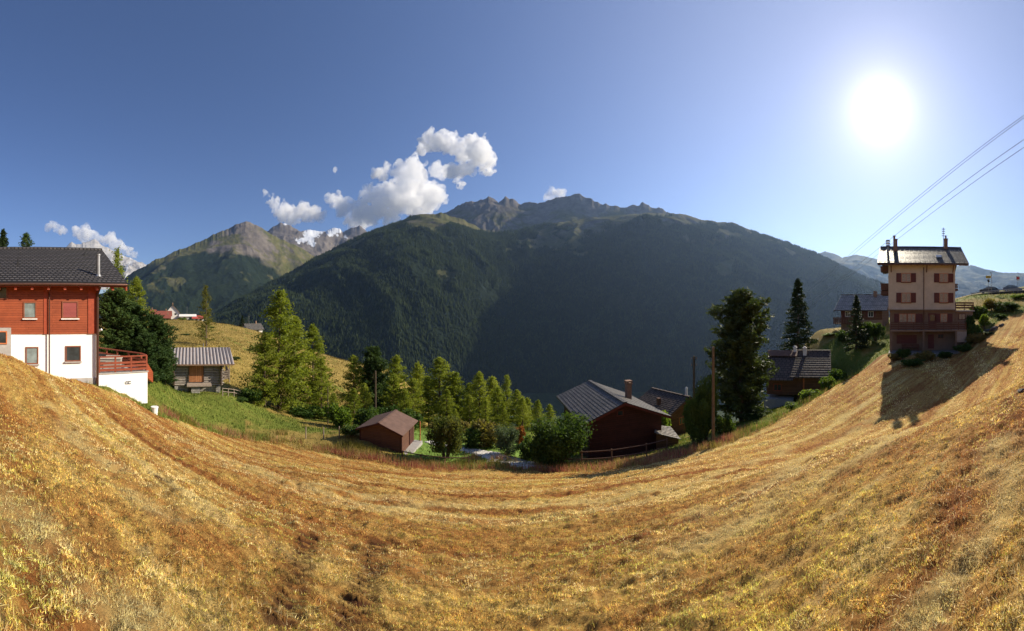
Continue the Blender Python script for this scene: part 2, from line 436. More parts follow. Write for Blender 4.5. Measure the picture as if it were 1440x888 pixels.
def make_ground():
    r = [.9]
    while r[-1] < 14400:
        q = r[-1]; r.append(q*(1.009 if q < 14 else 1.016 if q < 60 else 1.03 if q < 400 else 1.07))
    r = np.array(r)
    a = np.concatenate([np.linspace(-1.62, 1.62, 860), np.linspace(1.62, 2*math.pi-1.62, 90)[1:-1]])
    na, nr = len(a), len(r)
    A, R = np.meshgrid(a, r)
    X = (R*np.sin(A)).ravel(); Y = (R*np.cos(A)).ravel()
    Z = ground_raw(X, Y) + ground_fine(X, Y)
    tk = track_mask(X, Y); Z = Z - tk*.035; rm = rows_mask(X, Y) - tk
    V = np.stack([X, Y, Z], 1)
    V = np.vstack([V, [[0, 0, -EYE]]])
    i, j = np.meshgrid(np.arange(nr-1), np.arange(na), indexing='ij'); j2 = (j+1) % na
    q = np.stack([i*na+j, i*na+j2, (i+1)*na+j2, (i+1)*na+j], -1).reshape(-1, 4)[:, ::-1]
    c = np.arange(na); capq = np.stack([np.full(na, nr*na), (c+1) % na, c, c], -1)
    me = np_mesh('ground', V, q, 4)
    smooth(me)
    mown, green, forest = zones(V[:,0], V[:,1])
    col = np.stack([mown, green, forest, np.append(rm, 0)], 1).astype(np.float32)
    at_ = me.color_attributes.new('zone', 'FLOAT_COLOR', 'POINT')
    at_.data.foreach_set('color', col.ravel())
    return me

def ground_mat():
    m, nt, N, L, b = new_mat('meadow_ground')
    v = coords(nt, plane='3d')
    mp = N.new('ShaderNodeMapping'); mp.inputs['Scale'].default_value = (.022, .95, .2); L.new(v, mp.inputs[0])
    mp2 = N.new('ShaderNodeMapping'); mp2.inputs['Scale'].default_value = (.12, 2.2, .5); L.new(v, mp2.inputs[0])
    rows = noise_node(nt, mp.outputs[0], 1.0, 4, .6, .4)
    rows2 = noise_node(nt, mp2.outputs[0], 1.0, 5, .7, .3)
    patch = noise_node(nt, v, .35, 6, .65)
    fine = noise_node(nt, v, 9, 8, .75)
    straw = noise_node(nt, v, 38, 6, .8)
    rr = mathn(nt, 'ADD', mathn(nt, 'MULTIPLY', rows, .55), mathn(nt, 'MULTIPLY', rows2, .45))
    mow = ramp(nt, rr, [(.36, (.22,.085,.028)), (.45, (.36,.185,.055)), (.54, (.50,.335,.105)), (.62, (.60,.47,.21))])
    mow = mixc(nt, ramp(nt, patch, [(.45, (0,0,0)), (.65, (.65,.65,.65))]), mow, (.30,.115,.035))
    mow = mixc(nt, 1.0, mow, ramp(nt, fine, [(.3, (.55,.5,.45)), (.68, (1.3,1.3,1.25))]), 'MULTIPLY')
    mow = mixc(nt, 1.0, mow, ramp(nt, straw, [(.35, (.6,.55,.5)), (.65, (1.3,1.3,1.25))]), 'MULTIPLY')
    ac = N.new('ShaderNodeVertexColor'); ac.layer_name = 'zone'
    mow = mixc(nt, mathn(nt, 'MULTIPLY', ac.outputs['Alpha'], .6), mow, (.55,.42,.16))
    mow = mixc(nt, mathn(nt, 'MULTIPLY', ac.outputs['Alpha'], -1.0, True), mow, (.075,.03,.014))
    wild = ramp(nt, mathn(nt, 'ADD', mathn(nt, 'MULTIPLY', patch, .6), mathn(nt, 'MULTIPLY', fine, .4)), [(.35, (.15,.125,.03)), (.5, (.28,.20,.055)), (.65, (.38,.27,.09))])
    grn = ramp(nt, mathn(nt, 'ADD', mathn(nt, 'MULTIPLY', patch, .5), mathn(nt, 'MULTIPLY', fine, .5)), [(.35, (.085,.115,.018)), (.52, (.145,.175,.03)), (.66, (.25,.23,.055))])
    fst = ramp(nt, noise_node(nt, v, .03, 9, .75), [(.35, (.012,.025,.01)), (.65, (.04,.06,.022))])
    sp = N.new('ShaderNodeSeparateColor'); L.new(ac.outputs[0], sp.inputs[0])
    c = mixc(nt, sp.outputs[1], wild, grn)
    c = mixc(nt, sp.outputs[0], c, mow)
    c = mixc(nt, sp.outputs[2], c, fst)
    L.new(c, b.inputs['Base Color']); b.inputs['Roughness'].default_value = .95
    b.inputs['Specular IOR Level'].default_value = .1
    h = mathn(nt, 'ADD', mathn(nt, 'MULTIPLY', fine, 1.0), mathn(nt, 'MULTIPLY', straw, .35))
    bump(nt, h, .9, .07, b)
    return m
g_me = make_ground()
ground = link_mesh('ground', g_me, ground_mat()); tag(ground, kind='structure')

# ------------------------------------------------------------------ mountains
def mount_mat(name, forest=True, snow=False, pale=False):
    m, nt, N, L, b = new_mat(name)
    v = coords(nt, plane='3d')
    big = noise_node(nt, v, .0012, 9, .65); mid = noise_node(nt, v, .006, 9, .7); fine = noise_node(nt, v, .03, 6, .7)
    ac = N.new('ShaderNodeVertexColor'); ac.layer_name = 'cover'
    sp = N.new('ShaderNodeSeparateColor'); L.new(ac.outputs[0], sp.inputs[0])
    if pale: rock = ramp(nt, mid, [(.3, (.20,.195,.185)), (.7, (.46,.44,.42))])
    else: rock = ramp(nt, mid, [(.3, (.085,.075,.07)), (.7, (.22,.19,.16))])
    alp = ramp(nt, mid, [(.3, (.06,.07,.022)), (.55, (.11,.105,.042)), (.75, (.17,.14,.07))])
    fst = ramp(nt, fine, [(.3, (.008,.015,.010)), (.7, (.023,.034,.017))])
    c = mixc(nt, sp.outputs[0], rock, alp)
    c = mixc(nt, sp.outputs[1], c, fst)
    c = mixc(nt, sp.outputs[2], c, (.62,.65,.70))
    L.new(c, b.inputs['Base Color']); b.inputs['Roughness'].default_value = 1
    b.inputs['Specular IOR Level'].default_value = .05
    bump(nt, mathn(nt, 'ADD', mid, mathn(nt, 'MULTIPLY', fine, .4)), .9, 25, b)
    return m

MTN = {}
def mountain(key, sky, rho_ridge, rho_base, z_base, ncol, nrow, prof, amp, gully, treeline, mat, seed, rough=.012, snow=None, rockz=1e9, back=1500, alpmix=None):
    sky = np.array(sky, float)
    p0, p1 = sky[0,0], sky[-1,0]
    px = np.linspace(p0, p1, ncol); a = (px-CX)/F
    t = (H0 - np.interp(px, sky[:,0], sky[:,1]))/F
    rr = np.interp(px, [q[0] for q in rho_ridge], [q[1] for q in rho_ridge])
    rb = np.interp(px, [q[0] for q in rho_base], [q[1] for q in rho_base])
    zr = t*rr
    zr = zr + fbm(px*.12, px*0+seed, 5, seed, .6)*rr*rough*.35
    kw = max(3, int(34/(px[1]-px[0]))); ker = np.hanning(kw*2+1); ker /= ker.sum()
    zs = np.convolve(np.pad(zr, kw, 'edge'), ker, 'valid')
    u = np.concatenate([np.linspace(0, 1, nrow), 1 + np.linspace(0, 1, 14)[1:]])
    U, PX = np.meshgrid(u, px, indexing='ij')
    uu = np.clip(U, 0, 1)
    RHO = rb[None]*(1-uu) + rr[None]*uu + (U-uu)*back
    pr = np.interp(uu, [q[0] for q in prof], [q[1] for q in prof])
    Z = z_base + (zs[None]-z_base)*pr + (zr-zs)[None]*sstep(.84, 1.0, uu)
    X = RHO*np.sin((PX-CX)/F); Y = RHO*np.cos((PX-CX)/F)
    env = np.sin(np.pi*np.clip(uu, 0, 1))**.7
    env = env*(1-.0*uu)
    wx, wy = fbm(X/1500, Y/1500, 3, seed+5)*900, fbm(X/1500, Y/1500, 3, seed+6)*900
    n = ridged((X+wx)/gully/1.6, (Y+wy)/gully/1.6, 6, seed, .46)*amp*1.15 + fbm(X/2200, Y/2200, 3, seed+3)*amp*1.6
    Z = Z + n*env
    Z = Z + ridged((X+wx*.3)/gully*2.2, (Y+wy*.3)/gully*2.2, 4, seed+21, .55)*amp*.24*env
    Z = Z + fbm(X/180, Y/180, 4, seed+9)*amp*.10*(env+.12)
    drop = (U-uu)
    Z = Z - drop*(zr[None]-z_base)*.85
    V = np.stack([X.ravel(), Y.ravel(), Z.ravel()], 1)
    nr, nc = Z.shape
    i, j = np.meshgrid(np.arange(nr-1), np.arange(nc-1), indexing='ij')
    q = np.stack([i*nc+j, i*nc+j+1, (i+1)*nc+j+1, (i+1)*nc+j], -1).reshape(-1, 4)[:, ::-1]
    me = np_mesh('mountain', V, q, 4); smooth(me)
    gzx = np.gradient(Z, axis=0)/np.maximum(np.gradient(RHO, axis=0), 1)
    tn = fbm(X/700, Y/700, 5, seed+2)*420 + fbm(X/150, Y/150, 3, seed+4)*160
    fo = 1 - sstep(-70, 90, Z - treeline - tn)
    clear = sstep(.36, .48, fbm(X/420, Y/300, 4, seed+8))
    fo = fo*(1-.75*clear*sstep(-100, 500, Z))
    al = 1 - sstep(.75, 1.15, np.abs(gzx)+fbm(X/300, Y/300, 4, seed+6)*.7)*sstep(treeline-500, treeline+100, Z+tn*.5)
    al = al*(1-sstep(rockz-150, rockz+150, Z+tn*.5))
    sn = np.zeros_like(Z) if snow is None else snow(PX, Z, RHO, np.abs(gzx))
    c = np.stack([al, fo, sn, np.ones_like(Z)], -1).reshape(-1, 4).astype(np.float32)
    me.color_attributes.new('cover', 'FLOAT_COLOR', 'POINT').data.foreach_set('color', c.ravel())
    o = link_mesh(key, me, mat); tag(o, kind='structure')
    MTN[key] = (X, Y, Z, fo, PX)
    return o

mt = mount_mat('mountain_cover'); mtp = mount_mat('pale_mountain_rock', pale=True)
S1 = [(270,470),(305,444),(340,421),(400,386),(468,349),(516,329),(543,317),(570,307),(590,301),(620,300),(645,307),(665,316),(683,327),(722,326),(769,315),(820,309),(857,305),(888,302),(920,300),(953,303),(982,310),(1010,315),(1029,315),(1054,326),(1076,334),(1104,343),(1140,354),(1162,364),(1198,381),(1218,391),(1245,401),(1320,425),(1400,450)]
mountain('forested_mountain', S1, [(270,3700),(590,4500),(700,4700),(950,4900),(1400,5000)], [(270,2300),(560,2100),(740,2600),(1100,2700),(1400,3000)], -640, 1300, 230,
         [(0,0),(.25,.34),(.5,.62),(.75,.84),(.92,.955),(1,1)], 150, 900, 1010, mt, 11)
S2 = [(560,325),(600,312),(627,298),(644,290),(657,285),(672,282),(688,278),(696,280),(701,285),(707,280),(711,276),(716,280),(725,282),(732,287),(745,285),(759,286),(779,280),(808,272),(827,278),(845,287),(866,289),(877,292),(892,289),(904,286),(920,293),(931,293),(953,304),(990,318),(1030,335)]
mountain('rocky_peak', S2, [(560,6300),(1030,6300)], [(560,4700),(1030,4900)], 700, 760, 110, [(0,0),(.5,.42),(.85,.85),(1,1)], 110, 700, 900, mt, 23, rough=.02, rockz=1720)
S3 = [(120,430),(187,383),(219,366),(253,351),(287,337),(317,323),(335,315),(347,311),(361,317),(378,327),(400,338),(425,350),(450,365),(500,385),(560,420)]
mountain('grey_mountain', S3, [(120,6500),(560,6500)], [(120,3200),(350,3600),(560,4200)], -600, 760, 170, [(0,0),(.5,.46),(.8,.8),(1,1)], 230, 1200, 800, mt, 37, rockz=1400)
S4 = [(340,345),(361,330),(378,324),(386,317),(395,313),(408,317),(415,321),(422,327),(433,323),(440,324),(455,325),(463,323),(471,321),(477,323),(482,327),(492,322),(506,318),(512,322),(517,327),(560,352),(600,370)]
def snow4(PX, Z, R, g):
    n = fbm(PX*.09, Z/260, 4, 77)
    tcen = H0 - Z/R*F
    band = np.exp(-((PX-436)/15)**2)*(1-sstep(334, 352, tcen)) + .95*np.exp(-((PX-470)/17)**2)*(1-sstep(328, 340, tcen))
    n2 = fbm(PX*.25, Z/90, 4, 79)
    return sstep(.42, .6, band + n*.75 + n2*.45)
mountain('glacier_mountain', S4, [(340,9000),(600,9000)], [(340,6900),(600,6900)], 300, 460, 120, [(0,0),(.5,.42),(1,1)], 200, 800, 200, mt, 41, rough=.014, snow=snow4, rockz=600)
S5 = [(40,385),(70,368),(87,354),(94,346),(101,340),(107,343),(112,343),(117,342),(124,339),(133,336),(140,341),(148,347),(161,352),(172,358),(185,364),(205,373),(235,392)]
def snow5(PX, Z, R, g): return sstep(.22, .42, fbm(PX*.12, Z/300, 4, 91))*.5
mountain('snowy_peak', S5, [(40,13600),(235,13600)], [(40,11000),(235,11000)], 600, 380, 110, [(0,0),(.5,.4),(1,1)], 330, 1300, -500, mtp, 53, rough=.016, snow=snow5, rockz=-500)
S6 = [(1040,390),(1110,368),(1150,357),(1160,354),(1172,357),(1184,362),(1195,360),(1204,358),(1228,364),(1280,369),(1344,374),(1366,373),(1387,379),(1405,383),(1420,384),(1450,384),(1500,388),(1560,395)]
mountain('hazy_hills', S6, [(1040,11000),(1560,11000)], [(1040,6000),(1560,5200)], -600, 520, 100, [(0,0),(.5,.5),(1,1)], 260, 1600, 800, mt, 67, rough=.006)

# far conifers on the slope that faces us: nobody could count them
def far_forest():
    X, Y, Z, fo, PX = MTN['forested_mountain']
    nr, nc = X.shape
    k = 120000
    u = RNG.random(k)**.8*(228); c = RNG.random(k)*(nc-2)
    i = u.astype(int); j = c.astype(int); fi = (u-i); fj = (c-j)
    def bl(Q): return (Q[i,j]*(1-fj)+Q[i,j+1]*fj)*(1-fi) + (Q[i+1,j]*(1-fj)+Q[i+1,j+1]*fj)*fi
    x, y, z, f = bl(X), bl(Y), bl(Z), bl(fo)
    clump = fbm(x/120, y/120, 3, 5)
    keep = (f > .45) & (RNG.random(k) < f*(.75+clump*1.2))
    x, y, z = x[keep], y[keep], z[keep]; n = len(x)
    h = 19 + 16*RNG.random(n); r = h*.24; z = z-2
    V = np.empty((n, 5, 3)); ph = RNG.random(n)*6.28
    for q in range(4):
        V[:,q,0] = x + r*np.cos(ph+q*math.pi/2); V[:,q,1] = y + r*np.sin(ph+q*math.pi/2); V[:,q,2] = z
    V[:,4,0] = x; V[:,4,1] = y; V[:,4,2] = z+h
    b = np.arange(n)[:,None]*5
    Fc = np.concatenate([b + np.array([[q, (q+1) % 4, 4]]) for q in range(4)])
    me = np_mesh('conifer_forest', V.reshape(-1,3), Fc, 3)
    m, nt, N, L, bs = new_mat('far_conifers')
    v = coords(nt, plane='3d')
    L.new(ramp(nt, noise_node(nt, v, .012, 8, .8), [(.3, (.010,.019,.009)), (.7, (.048,.062,.024))]), bs.inputs['Base Color'])
    bs.inputs['Roughness'].default_value = 1; bs.inputs['Specular IOR Level'].default_value = 0
    o = link_mesh('conifer_forest', me, m)
    tag(o, 'dark conifer forest covering the big mountain across the valley', 'forest', kind='stuff')
far_forest()

# ------------------------------------------------------------------ trees
def quads(c, size, asp, up=.0, rng=RNG):
    n = len(c)
    u = rng.normal(size=(n,3)); u[:,2] = u[:,2]*(1-up); u /= np.linalg.norm(u, axis=1)[:,None]
    w = rng.normal(size=(n,3)); w -= (w*u).sum(1)[:,None]*u; w /= np.linalg.norm(w, axis=1)[:,None]
    s = size*(.6+.8*rng.random(n))[:,None] if np.isscalar(size) else (size*(.6+.8*rng.random(n)))[:,None]
    u = u*s*.5; w = w*s*.5*asp
    V = np.stack([c-u, c+w*.9-u*.1, c+u, c-w*.9+u*.1], 1).reshape(-1,3)
    return V, np.arange(n*4).reshape(-1,4)

def branch_tree(kind, H, seed):
    rng = np.random.default_rng(seed)
    mb = MB(); pts = []; sizes = []
    wob = [np.array([rng.normal()*.05, rng.normal()*.05]) for _ in range(9)]
    def axis(z):
        k = z/H*8; i = min(int(k), 7); f = k-i
        w = wob[i]*(1-f)+wob[i+1]*f
        return np.array([w[0]*z*.12, w[1]*z*.12, z])
    P = dict(larch=(170, .30, .72, .04, 1.15, 44, .30), spruce=(230, .26, .92, .02, .7, 40, .34), pine=(340, .25, .5, .02, 1.0, 46, .44), oldlarch=(110, .25, .85, .08, 1.3, 30, .32))[kind]
    nb, wid, powr, z0, spread, nl, leaf = P
    zs = [axis(H*i/8) for i in range(9)]
    r0 = H*.016
    for i in range(8): mb.tube(zs[i]-np.array([0,0,.6 if i == 0 else 0]), zs[i+1], r0*(1-i/8.5), r0*(1-(i+1)/8.5), 7)
    lob = rng.random(8)*.5+.75 if kind != 'pine' else rng.random(8)*.2+.95
    for b in range(nb):
        f = z0 + (1-z0)*((b+rng.random())/nb)**.92
        z = f*H; ph = rng.random()*6.283
        rel = (1-f)/(1-z0)
        if kind == 'pine': env = wid*H*(min(1, rel*2.6)**.55)*(.8+.2*math.sin(f*15+ph*2))
        else: env = wid*H*(rel**powr) + .12
        env *= (lob[int(ph/6.283*8) % 8]*.5+.5)*(.55+.6*rng.random())
        if kind in ('larch', 'oldlarch'): rise = .12 + .35*f
        elif kind == 'spruce': rise = -.22 + .35*f
        else: rise = .35 + .4*f
        d = np.array([math.cos(ph), math.sin(ph), rise])
        base = axis(z); tip = base + d*env
        if kind != 'pine' or True:
            mb.tube(base, base+(tip-base)*.8, max(.012, r0*.16*rel+.01), .008, 3)
        n = int(nl*(.35+env/(wid*H))*1.5)
        s = rng.random(n)**.75
        s = .18+.82*s
        c = base[None] + d[None]*env*s[:,None]
        sag = -.06*H*(.08 if kind == 'larch' else .05)*np.sin(s*3)
        c[:,2] += sag
        wj = .05*H*spread*(.35+.65*s)*.30
        c += rng.normal(size=(n,3))*np.stack([wj, wj, wj*.75], 1)
        pts.append(c); sizes.append(np.full(n, leaf))
    tipn = 26
    c = axis(H*.97)[None] + rng.normal(size=(tipn,3))*np.array([.1,.1,H*.02]); pts.append(c); sizes.append(np.full(tipn, leaf*.7))
    c = np.concatenate(pts); s = np.concatenate(sizes)
    V, Q = quads(c, s, .5 if kind != 'pine' else .38, .3, rng)
    tm = MB.build(mb, 'trunk', M['bark'])
    tme = tm.data; bpy.data.objects.remove(tm)
    cme = np_mesh('crown', V, Q, 4)
    return tme, cme, H

def bush_mesh(seed, n=3400, leaf=.2, lobes=9, flat=.8, trunk=True):
    """unit bush, about 1 m radius, 2 m tall"""
    rng = np.random.default_rng(seed); mb = MB()
    L = [(np.array([0,0,1.0]), .62)]
    for i in range(lobes):
        ph = rng.random()*6.28; rr = .35+.35*rng.random(); z = .45+1.1*rng.random()
        L.append((np.array([rr*math.cos(ph), rr*math.sin(ph), z]), .28+.25*rng.random()))
    for i in range(lobes):
        ph = rng.random()*6.28; rr = .7+.3*rng.random(); z = .3+1.5*rng.random()
        rr *= math.sqrt(max(.12, 1-((z-.9)/1.15)**2))
        L.append((np.array([rr*math.cos(ph), rr*math.sin(ph), z]), .12+.12*rng.random()))
    wts = np.array([l[1]**2 for l in L]); wts /= wts.sum()
    ks = rng.choice(len(L), n, p=wts)
    d = rng.normal(size=(n,3)); d /= np.linalg.norm(d, axis=1)[:,None]
    rad = rng.random(n)**.33*(1+.18*rng.normal(size=n))
    c = np.array([L[k][0] for k in ks]) + d*(np.array([L[k][1] for k in ks])*rad)[:,None]
    c[:,2] = np.maximum(c[:,2], .03+.1*rng.random(n))
    V, Q = quads(c, leaf, .62, 0, rng)
    for l in L[1:lobes+1]:
        mb.tube((0,0,-.25), l[0]*.55, .035, .02, 5); mb.tube(l[0]*.55, l[0], .02, .008, 4)
    tm = mb.build('stem', M['bark']); tme = tm.data; bpy.data.objects.remove(tm)
    return tme, np_mesh('foliage', V, Q, 4)

VAR = {'larch': [branch_tree('larch', 13, s) for s in (1, 2, 3, 4)],
       'oldlarch': [branch_tree('oldlarch', 13, s) for s in (11, 12)],
       'spruce': [branch_tree('spruce', 13, s) for s in (21, 22)],
       'pine': [branch_tree('pine', 12, s) for s in (31, 32, 33)]}
BUSH = [bush_mesh(s) for s in (51, 52, 53)]
BUSHBIG = [bush_mesh(s, 9000, .105, 16) for s in (61, 62)]
_cache = {}
def with_mat(me, mat):
    k = (me.name, mat.name)
    if k not in _cache:
        c = me.copy(); c.materials.clear(); c.materials.append(mat); _cache[k] = c
    return _cache[k]
_tc = [0]
def tree(name, kind, px, py, rho, mat, label, wid=1.0, group=None, cat='tree', var=None, sink=.2, lean=0):
    g = gpx(px, rho)
    top = tt(py)*rho
    h = max(1.0, top - g.z)
    _tc[0] += 1
    vs = VAR[kind]; tme, cme, H = vs[(_tc[0] if var is None else var) % len(vs)]
    root = empty(name, g, (_tc[0]*2.399) % 6.283, label, cat, group)
    s = h/H; root.scale = (s*wid, s*wid, s)
    root.rotation_euler[0] = lean
    link = lambda nm, me: (lambda o: (COL.objects.link(o), setattr(o, 'parent', root), o)[2])(bpy.data.objects.new(nm, me))
    link('trunk', tme); link('crown', with_mat(cme, M[mat]))
    return root
def bush(name, px, py, rho, width, mat, label, group=None, cat='bush', big=False, base=None, var=None):
    g = gpx(px, rho) if base is None else base
    h = max(.4, tt(py)*rho - g.z)
    _tc[0] += 1
    vs = BUSHBIG if big else BUSH
    sme, fme = vs[(_tc[0] if var is None else var) % len(vs)]
    root = empty(name, g, (_tc[0]*1.7) % 6.283, label, cat, group)
    root.scale = (width/2/1.05, width/2/1.05, h/2.05)
    for nm, me in (('stem', sme), ('foliage', with_mat(fme, M[mat]))):
        o = bpy.data.objects.new(nm, me); COL.objects.link(o); o.parent = root
    return root

GL = 'larches below the garden'
MID = [ # px, top, rho, width, mat, label
 (497,501,54,1.0,'larch','broad pale larch at the left end of the valley row, beside the golden hill'),
 (498,547,44,1.0,'larch','short bright young larch in front of the leftmost tall larch'),
 (470,553,46,1.0,'larch','small larch between the big larch clump and the valley row'),
 (537,528,56,1.0,'pine','dark conifer half hidden behind the wooden pole left of the shed roof'),
 (558,501,58,.95,'larch','slim larch with a pointed tip rising behind the shed ridge'),
 (553,527,50,1.05,'larch','medium larch just above the red shed roof ridge'),
 (586,511,60,.95,'larch','larch with a rounded double top right of the slim larch above the shed'),
 (581,533,50,1.1,'larch','low full larch above the right eave of the red shed'),
 (618,504,55,1.15,'larch','tallest broad larch in the middle of the valley row, above the garden tree'),
 (603,530,57,1.0,'larch','larch filling the left flank of the tallest broad larch'),
 (643,524,55,1.0,'larch','larch leaning on the right flank of the tallest broad larch'),
 (660,556,52,1.0,'larch','low larch in the dip in the middle of the valley row'),
 (674,524,56,.95,'larch','narrow larch starting the right half of the valley row after the dip'),
 (692,531,58,1.0,'larch','larch right of the narrow larch, round topped and pale'),
 (712,528,54,.85,'oldlarch','thin spiky larch with a brownish tip above the right half of the row'),
 (683,563,46,1.05,'larch','short front larch standing before the right half of the valley row'),
 (727,549,52,1.1,'larch','full larch descending towards the dark chalet roof'),
 (742,560,52,1.0,'larch','pale larch two crowns left of the dark chalet roof'),
 (757,563,50,1.0,'larch','small pale larch one crown left of the dark chalet roof'),
 (773,569,48,1.0,'larch','small larch touching the left eave of the dark chalet'),
 (707,566,47,1.0,'larch','low larch behind the silvery shrub by the path'),
 (512,540,50,1.0,'larch','larch squeezed between the leftmost pale larch and the lollipop pine'),
 (568,548,47,1.05,'larch','low sunlit larch right above the shed ridge, front row'),
 (628,548,51,1.05,'larch','sunlit larch at the foot of the tallest broad larch'),
 (660,540,60,1.0,'larch','hazy back row larch closing the dip in the valley row'),
 (700,545,52,1.05,'larch','sunlit larch in the thick of the right half of the valley row'),
 (735,560,47,1.1,'larch','bright low larch above the big dark green bush'),
 (640,575,46,1.0,'larch','low larch directly behind the round garden tree'),
]
for px, py, r, w, mtl, lab in MID:
    w *= 1.22
    tree('conifer_tree' if mtl == 'pine' else 'larch_tree', 'pine' if mtl == 'pine' else ('oldlarch' if mtl == 'oldlarch' else 'larch'), px, py, r, 'larch' if mtl == 'oldlarch' else mtl, lab, w, GL)
tree('pine_tree', 'pine', 525, 490, 55, 'pine', 'tall pine with a rounded lollipop crown behind the bare wooden pole', 1.0, var=1)
GB = 'big larches by the barn'
for px, py, r, w, lab in [
 (393,410,48,1.15,'tallest larch of the big clump right of the log barn'),
 (372,468,46,1.25,'dark wide larch at the left edge of the big clump by the barn'),
 (414,446,50,1.15,'second larch of the big clump, right of its tallest top'),
 (440,458,53,1.05,'pale feathery larch on the right side of the big clump'),
 (452,505,50,1.1,'low bright larch closing the right end of the big clump')]:
    tree('larch_tree', 'larch', px, py, r, 'larch', lab, w, GB)
tree('larch_tree', 'oldlarch', 290, 402, 76, 'larch_old', 'lone brownish larch standing behind the log barn roof', .95)
GP = 'trees beside the red chalet'
tree('larch_tree', 'oldlarch', 166, 350, 42, 'larch', 'tall thin larch whose top shows over the chalet roof edge', .8, GP)
tree('larch_tree', 'larch', 192, 391, 40, 'larch', 'light green larch right of the red chalet gable', 1.0, GP)
for px, py, r, w, lab in [
 (160,410,32,1.3,'dark bushy pine against the red chalet wall'),
 (188,428,33,1.35,'dark bushy pine in the middle of the group by the chalet'),
 (220,445,34,1.25,'dark round pine at the right end of the group by the chalet'),
 (205,470,30,1.35,'low dark pine behind the chalet terrace railing'),
 (232,480,36,1.2,'low dark pine touching the barn roof')]:
    tree('pine_tree', 'pine', px, py, r, 'pine', lab, w, GP)
tree('spruce_tree', 'spruce', 4, 324, 60, 'spruce', 'dark spruce tip at the far left above the chalet ridge', 1.0)
tree('larch_tree', 'larch', 37, 329, 58, 'pine', 'small conifer top above the chalet ridge, second from the left', .9)
tree('pine_tree', 'pine', 1042, 412, 35, 'stone_pine', 'tall dark stone pine with a rounded top beside the wooden pole', 1.08, var=0)
tree('spruce_tree', 'spruce', 1122, 393, 58, 'spruce', 'tall dark pointed spruce behind the low brown house', 1.1)
tree('spruce_tree', 'spruce', 1204, 416, 52, 'spruce', 'dark spruce standing in front of the stone roofed chalet', 1.2)
tree('spruce_tree', 'spruce', 341, 444, 205, 'spruce', 'small dark conifer on the hill crest beside the grey farmhouse', 1.3)

bush('garden_tree', 627, 577, 28.0, 2.9, 'leaf_olive', 'small round garden tree right of the red shed', cat='tree', big=True)
bush('bush', 788, 582, 27.0, 4.3, 'leaf', 'big dark green bush left of the dark chalet wall', big=True)
bush('bush', 765, 606, 26.5, 2.4, 'leaf', 'low dark shrub at the left foot of the big green bush')
bush('bush', 713, 597, 28.5, 1.9, 'leaf_silver', 'silvery green shrub beside the gravel path', big=True)
bush('bush', 686, 588, 31, 3.0, 'leaf_dry', 'yellowing shrub beyond the path, left of the silvery one')
bush('bush', 667, 600, 31, 2.2, 'leaf', 'dark low shrub between the garden tree and the yellowing shrub')
bush('bush', 729, 598, 32, 1.3, 'leaf_red', 'small reddish shrub behind the silvery shrub')
bush('bush', 742, 610, 28, 1.6, 'leaf', 'low green shrub between the silvery shrub and the big bush')
bush('bush', 495, 597, 31, 2.0, 'leaf', 'dark shrub tight against the left wall of the red shed')
bush('bush', 645, 590, 36, 2.4, 'leaf_dry', 'dry golden shrub peeking over the garden tree')
GV = 'shrubs among the village houses'
for px, py, r, w, m_, lab in [(226,447,205,5,'leaf','round shrub below the left village roofs'),(240,449,200,4,'leaf_olive','small shrub in front of the gabled village house'),(256,447,205,6,'leaf_bright','wide pale shrub in front of the pale flat roof'),(268,449,208,5,'leaf','dark shrub below the bright red village roof'),(322,461,186,5,'leaf_olive','lone shrub on the crest of the golden hill'),(300,470,150,4,'leaf_bright','pale shrub on the hillside right of the lone larch'),(262,476,110,3.5,'leaf','shrub at the left foot of the lone larch'),(330,520,75,3,'leaf_olive','shrub on the golden slope left of the big larch clump'),(350,500,95,3.5,'leaf_olive','shrub high on the golden slope beside the big larch clump')]:
    bush('shrub', px, py, r, w, m_, lab, GV)
GH = 'hedge shrubs behind the shed'
for px, py, r, w, lab in [(478,565,40,3,'bright hedge shrub under the leftmost larch'),(515,572,38,3,'hedge shrub left of the wooden pole foot'),(545,570,39,3.2,'hedge shrub right behind the shed ridge'),(575,574,40,3,'hedge shrub at the right end, beyond the shed eave'),(355,545,44,3.4,'shrub at the left foot of the big larch clump'),(338,560,42,2,'small shrub right of the barn fence'),(425,570,46,4,'shrub under the middle of the big larch clump'),(452,572,46,3,'shrub under the right end of the big larch clump')]:
    bush('shrub', px, py, r, w, 'leaf_bright' if px in (478, 452) else 'leaf', lab, GH)
bush('bush', 993, 527, 27.5, 1.9, 'leaf', 'tall shaggy bush right beside the near wooden pole', big=True)
bush('bush', 984, 548, 26.5, 2.0, 'leaf', 'wide dark bush at the foot of the climbing bush', big=True)
bush('bush', 975, 560, 27, 1.8, 'leaf', 'dark bush between the two wooden poles')
bush('bush', 1016, 580, 26, 1.8, 'leaf', 'dark bush right of the near wooden pole')
bush('bush', 932, 570, 37, 1.9, 'leaf_bright', 'bright bush between the dark chalet and the house behind')
bush('bush', 925, 548, 54, 3.0, 'leaf', 'green crown showing over the ridge of the brown house behind')
bush('bush', 1065, 580, 33, 2.0, 'leaf', 'low bush under the stone pine')
GK = 'bank shrubs at the meadow edge'
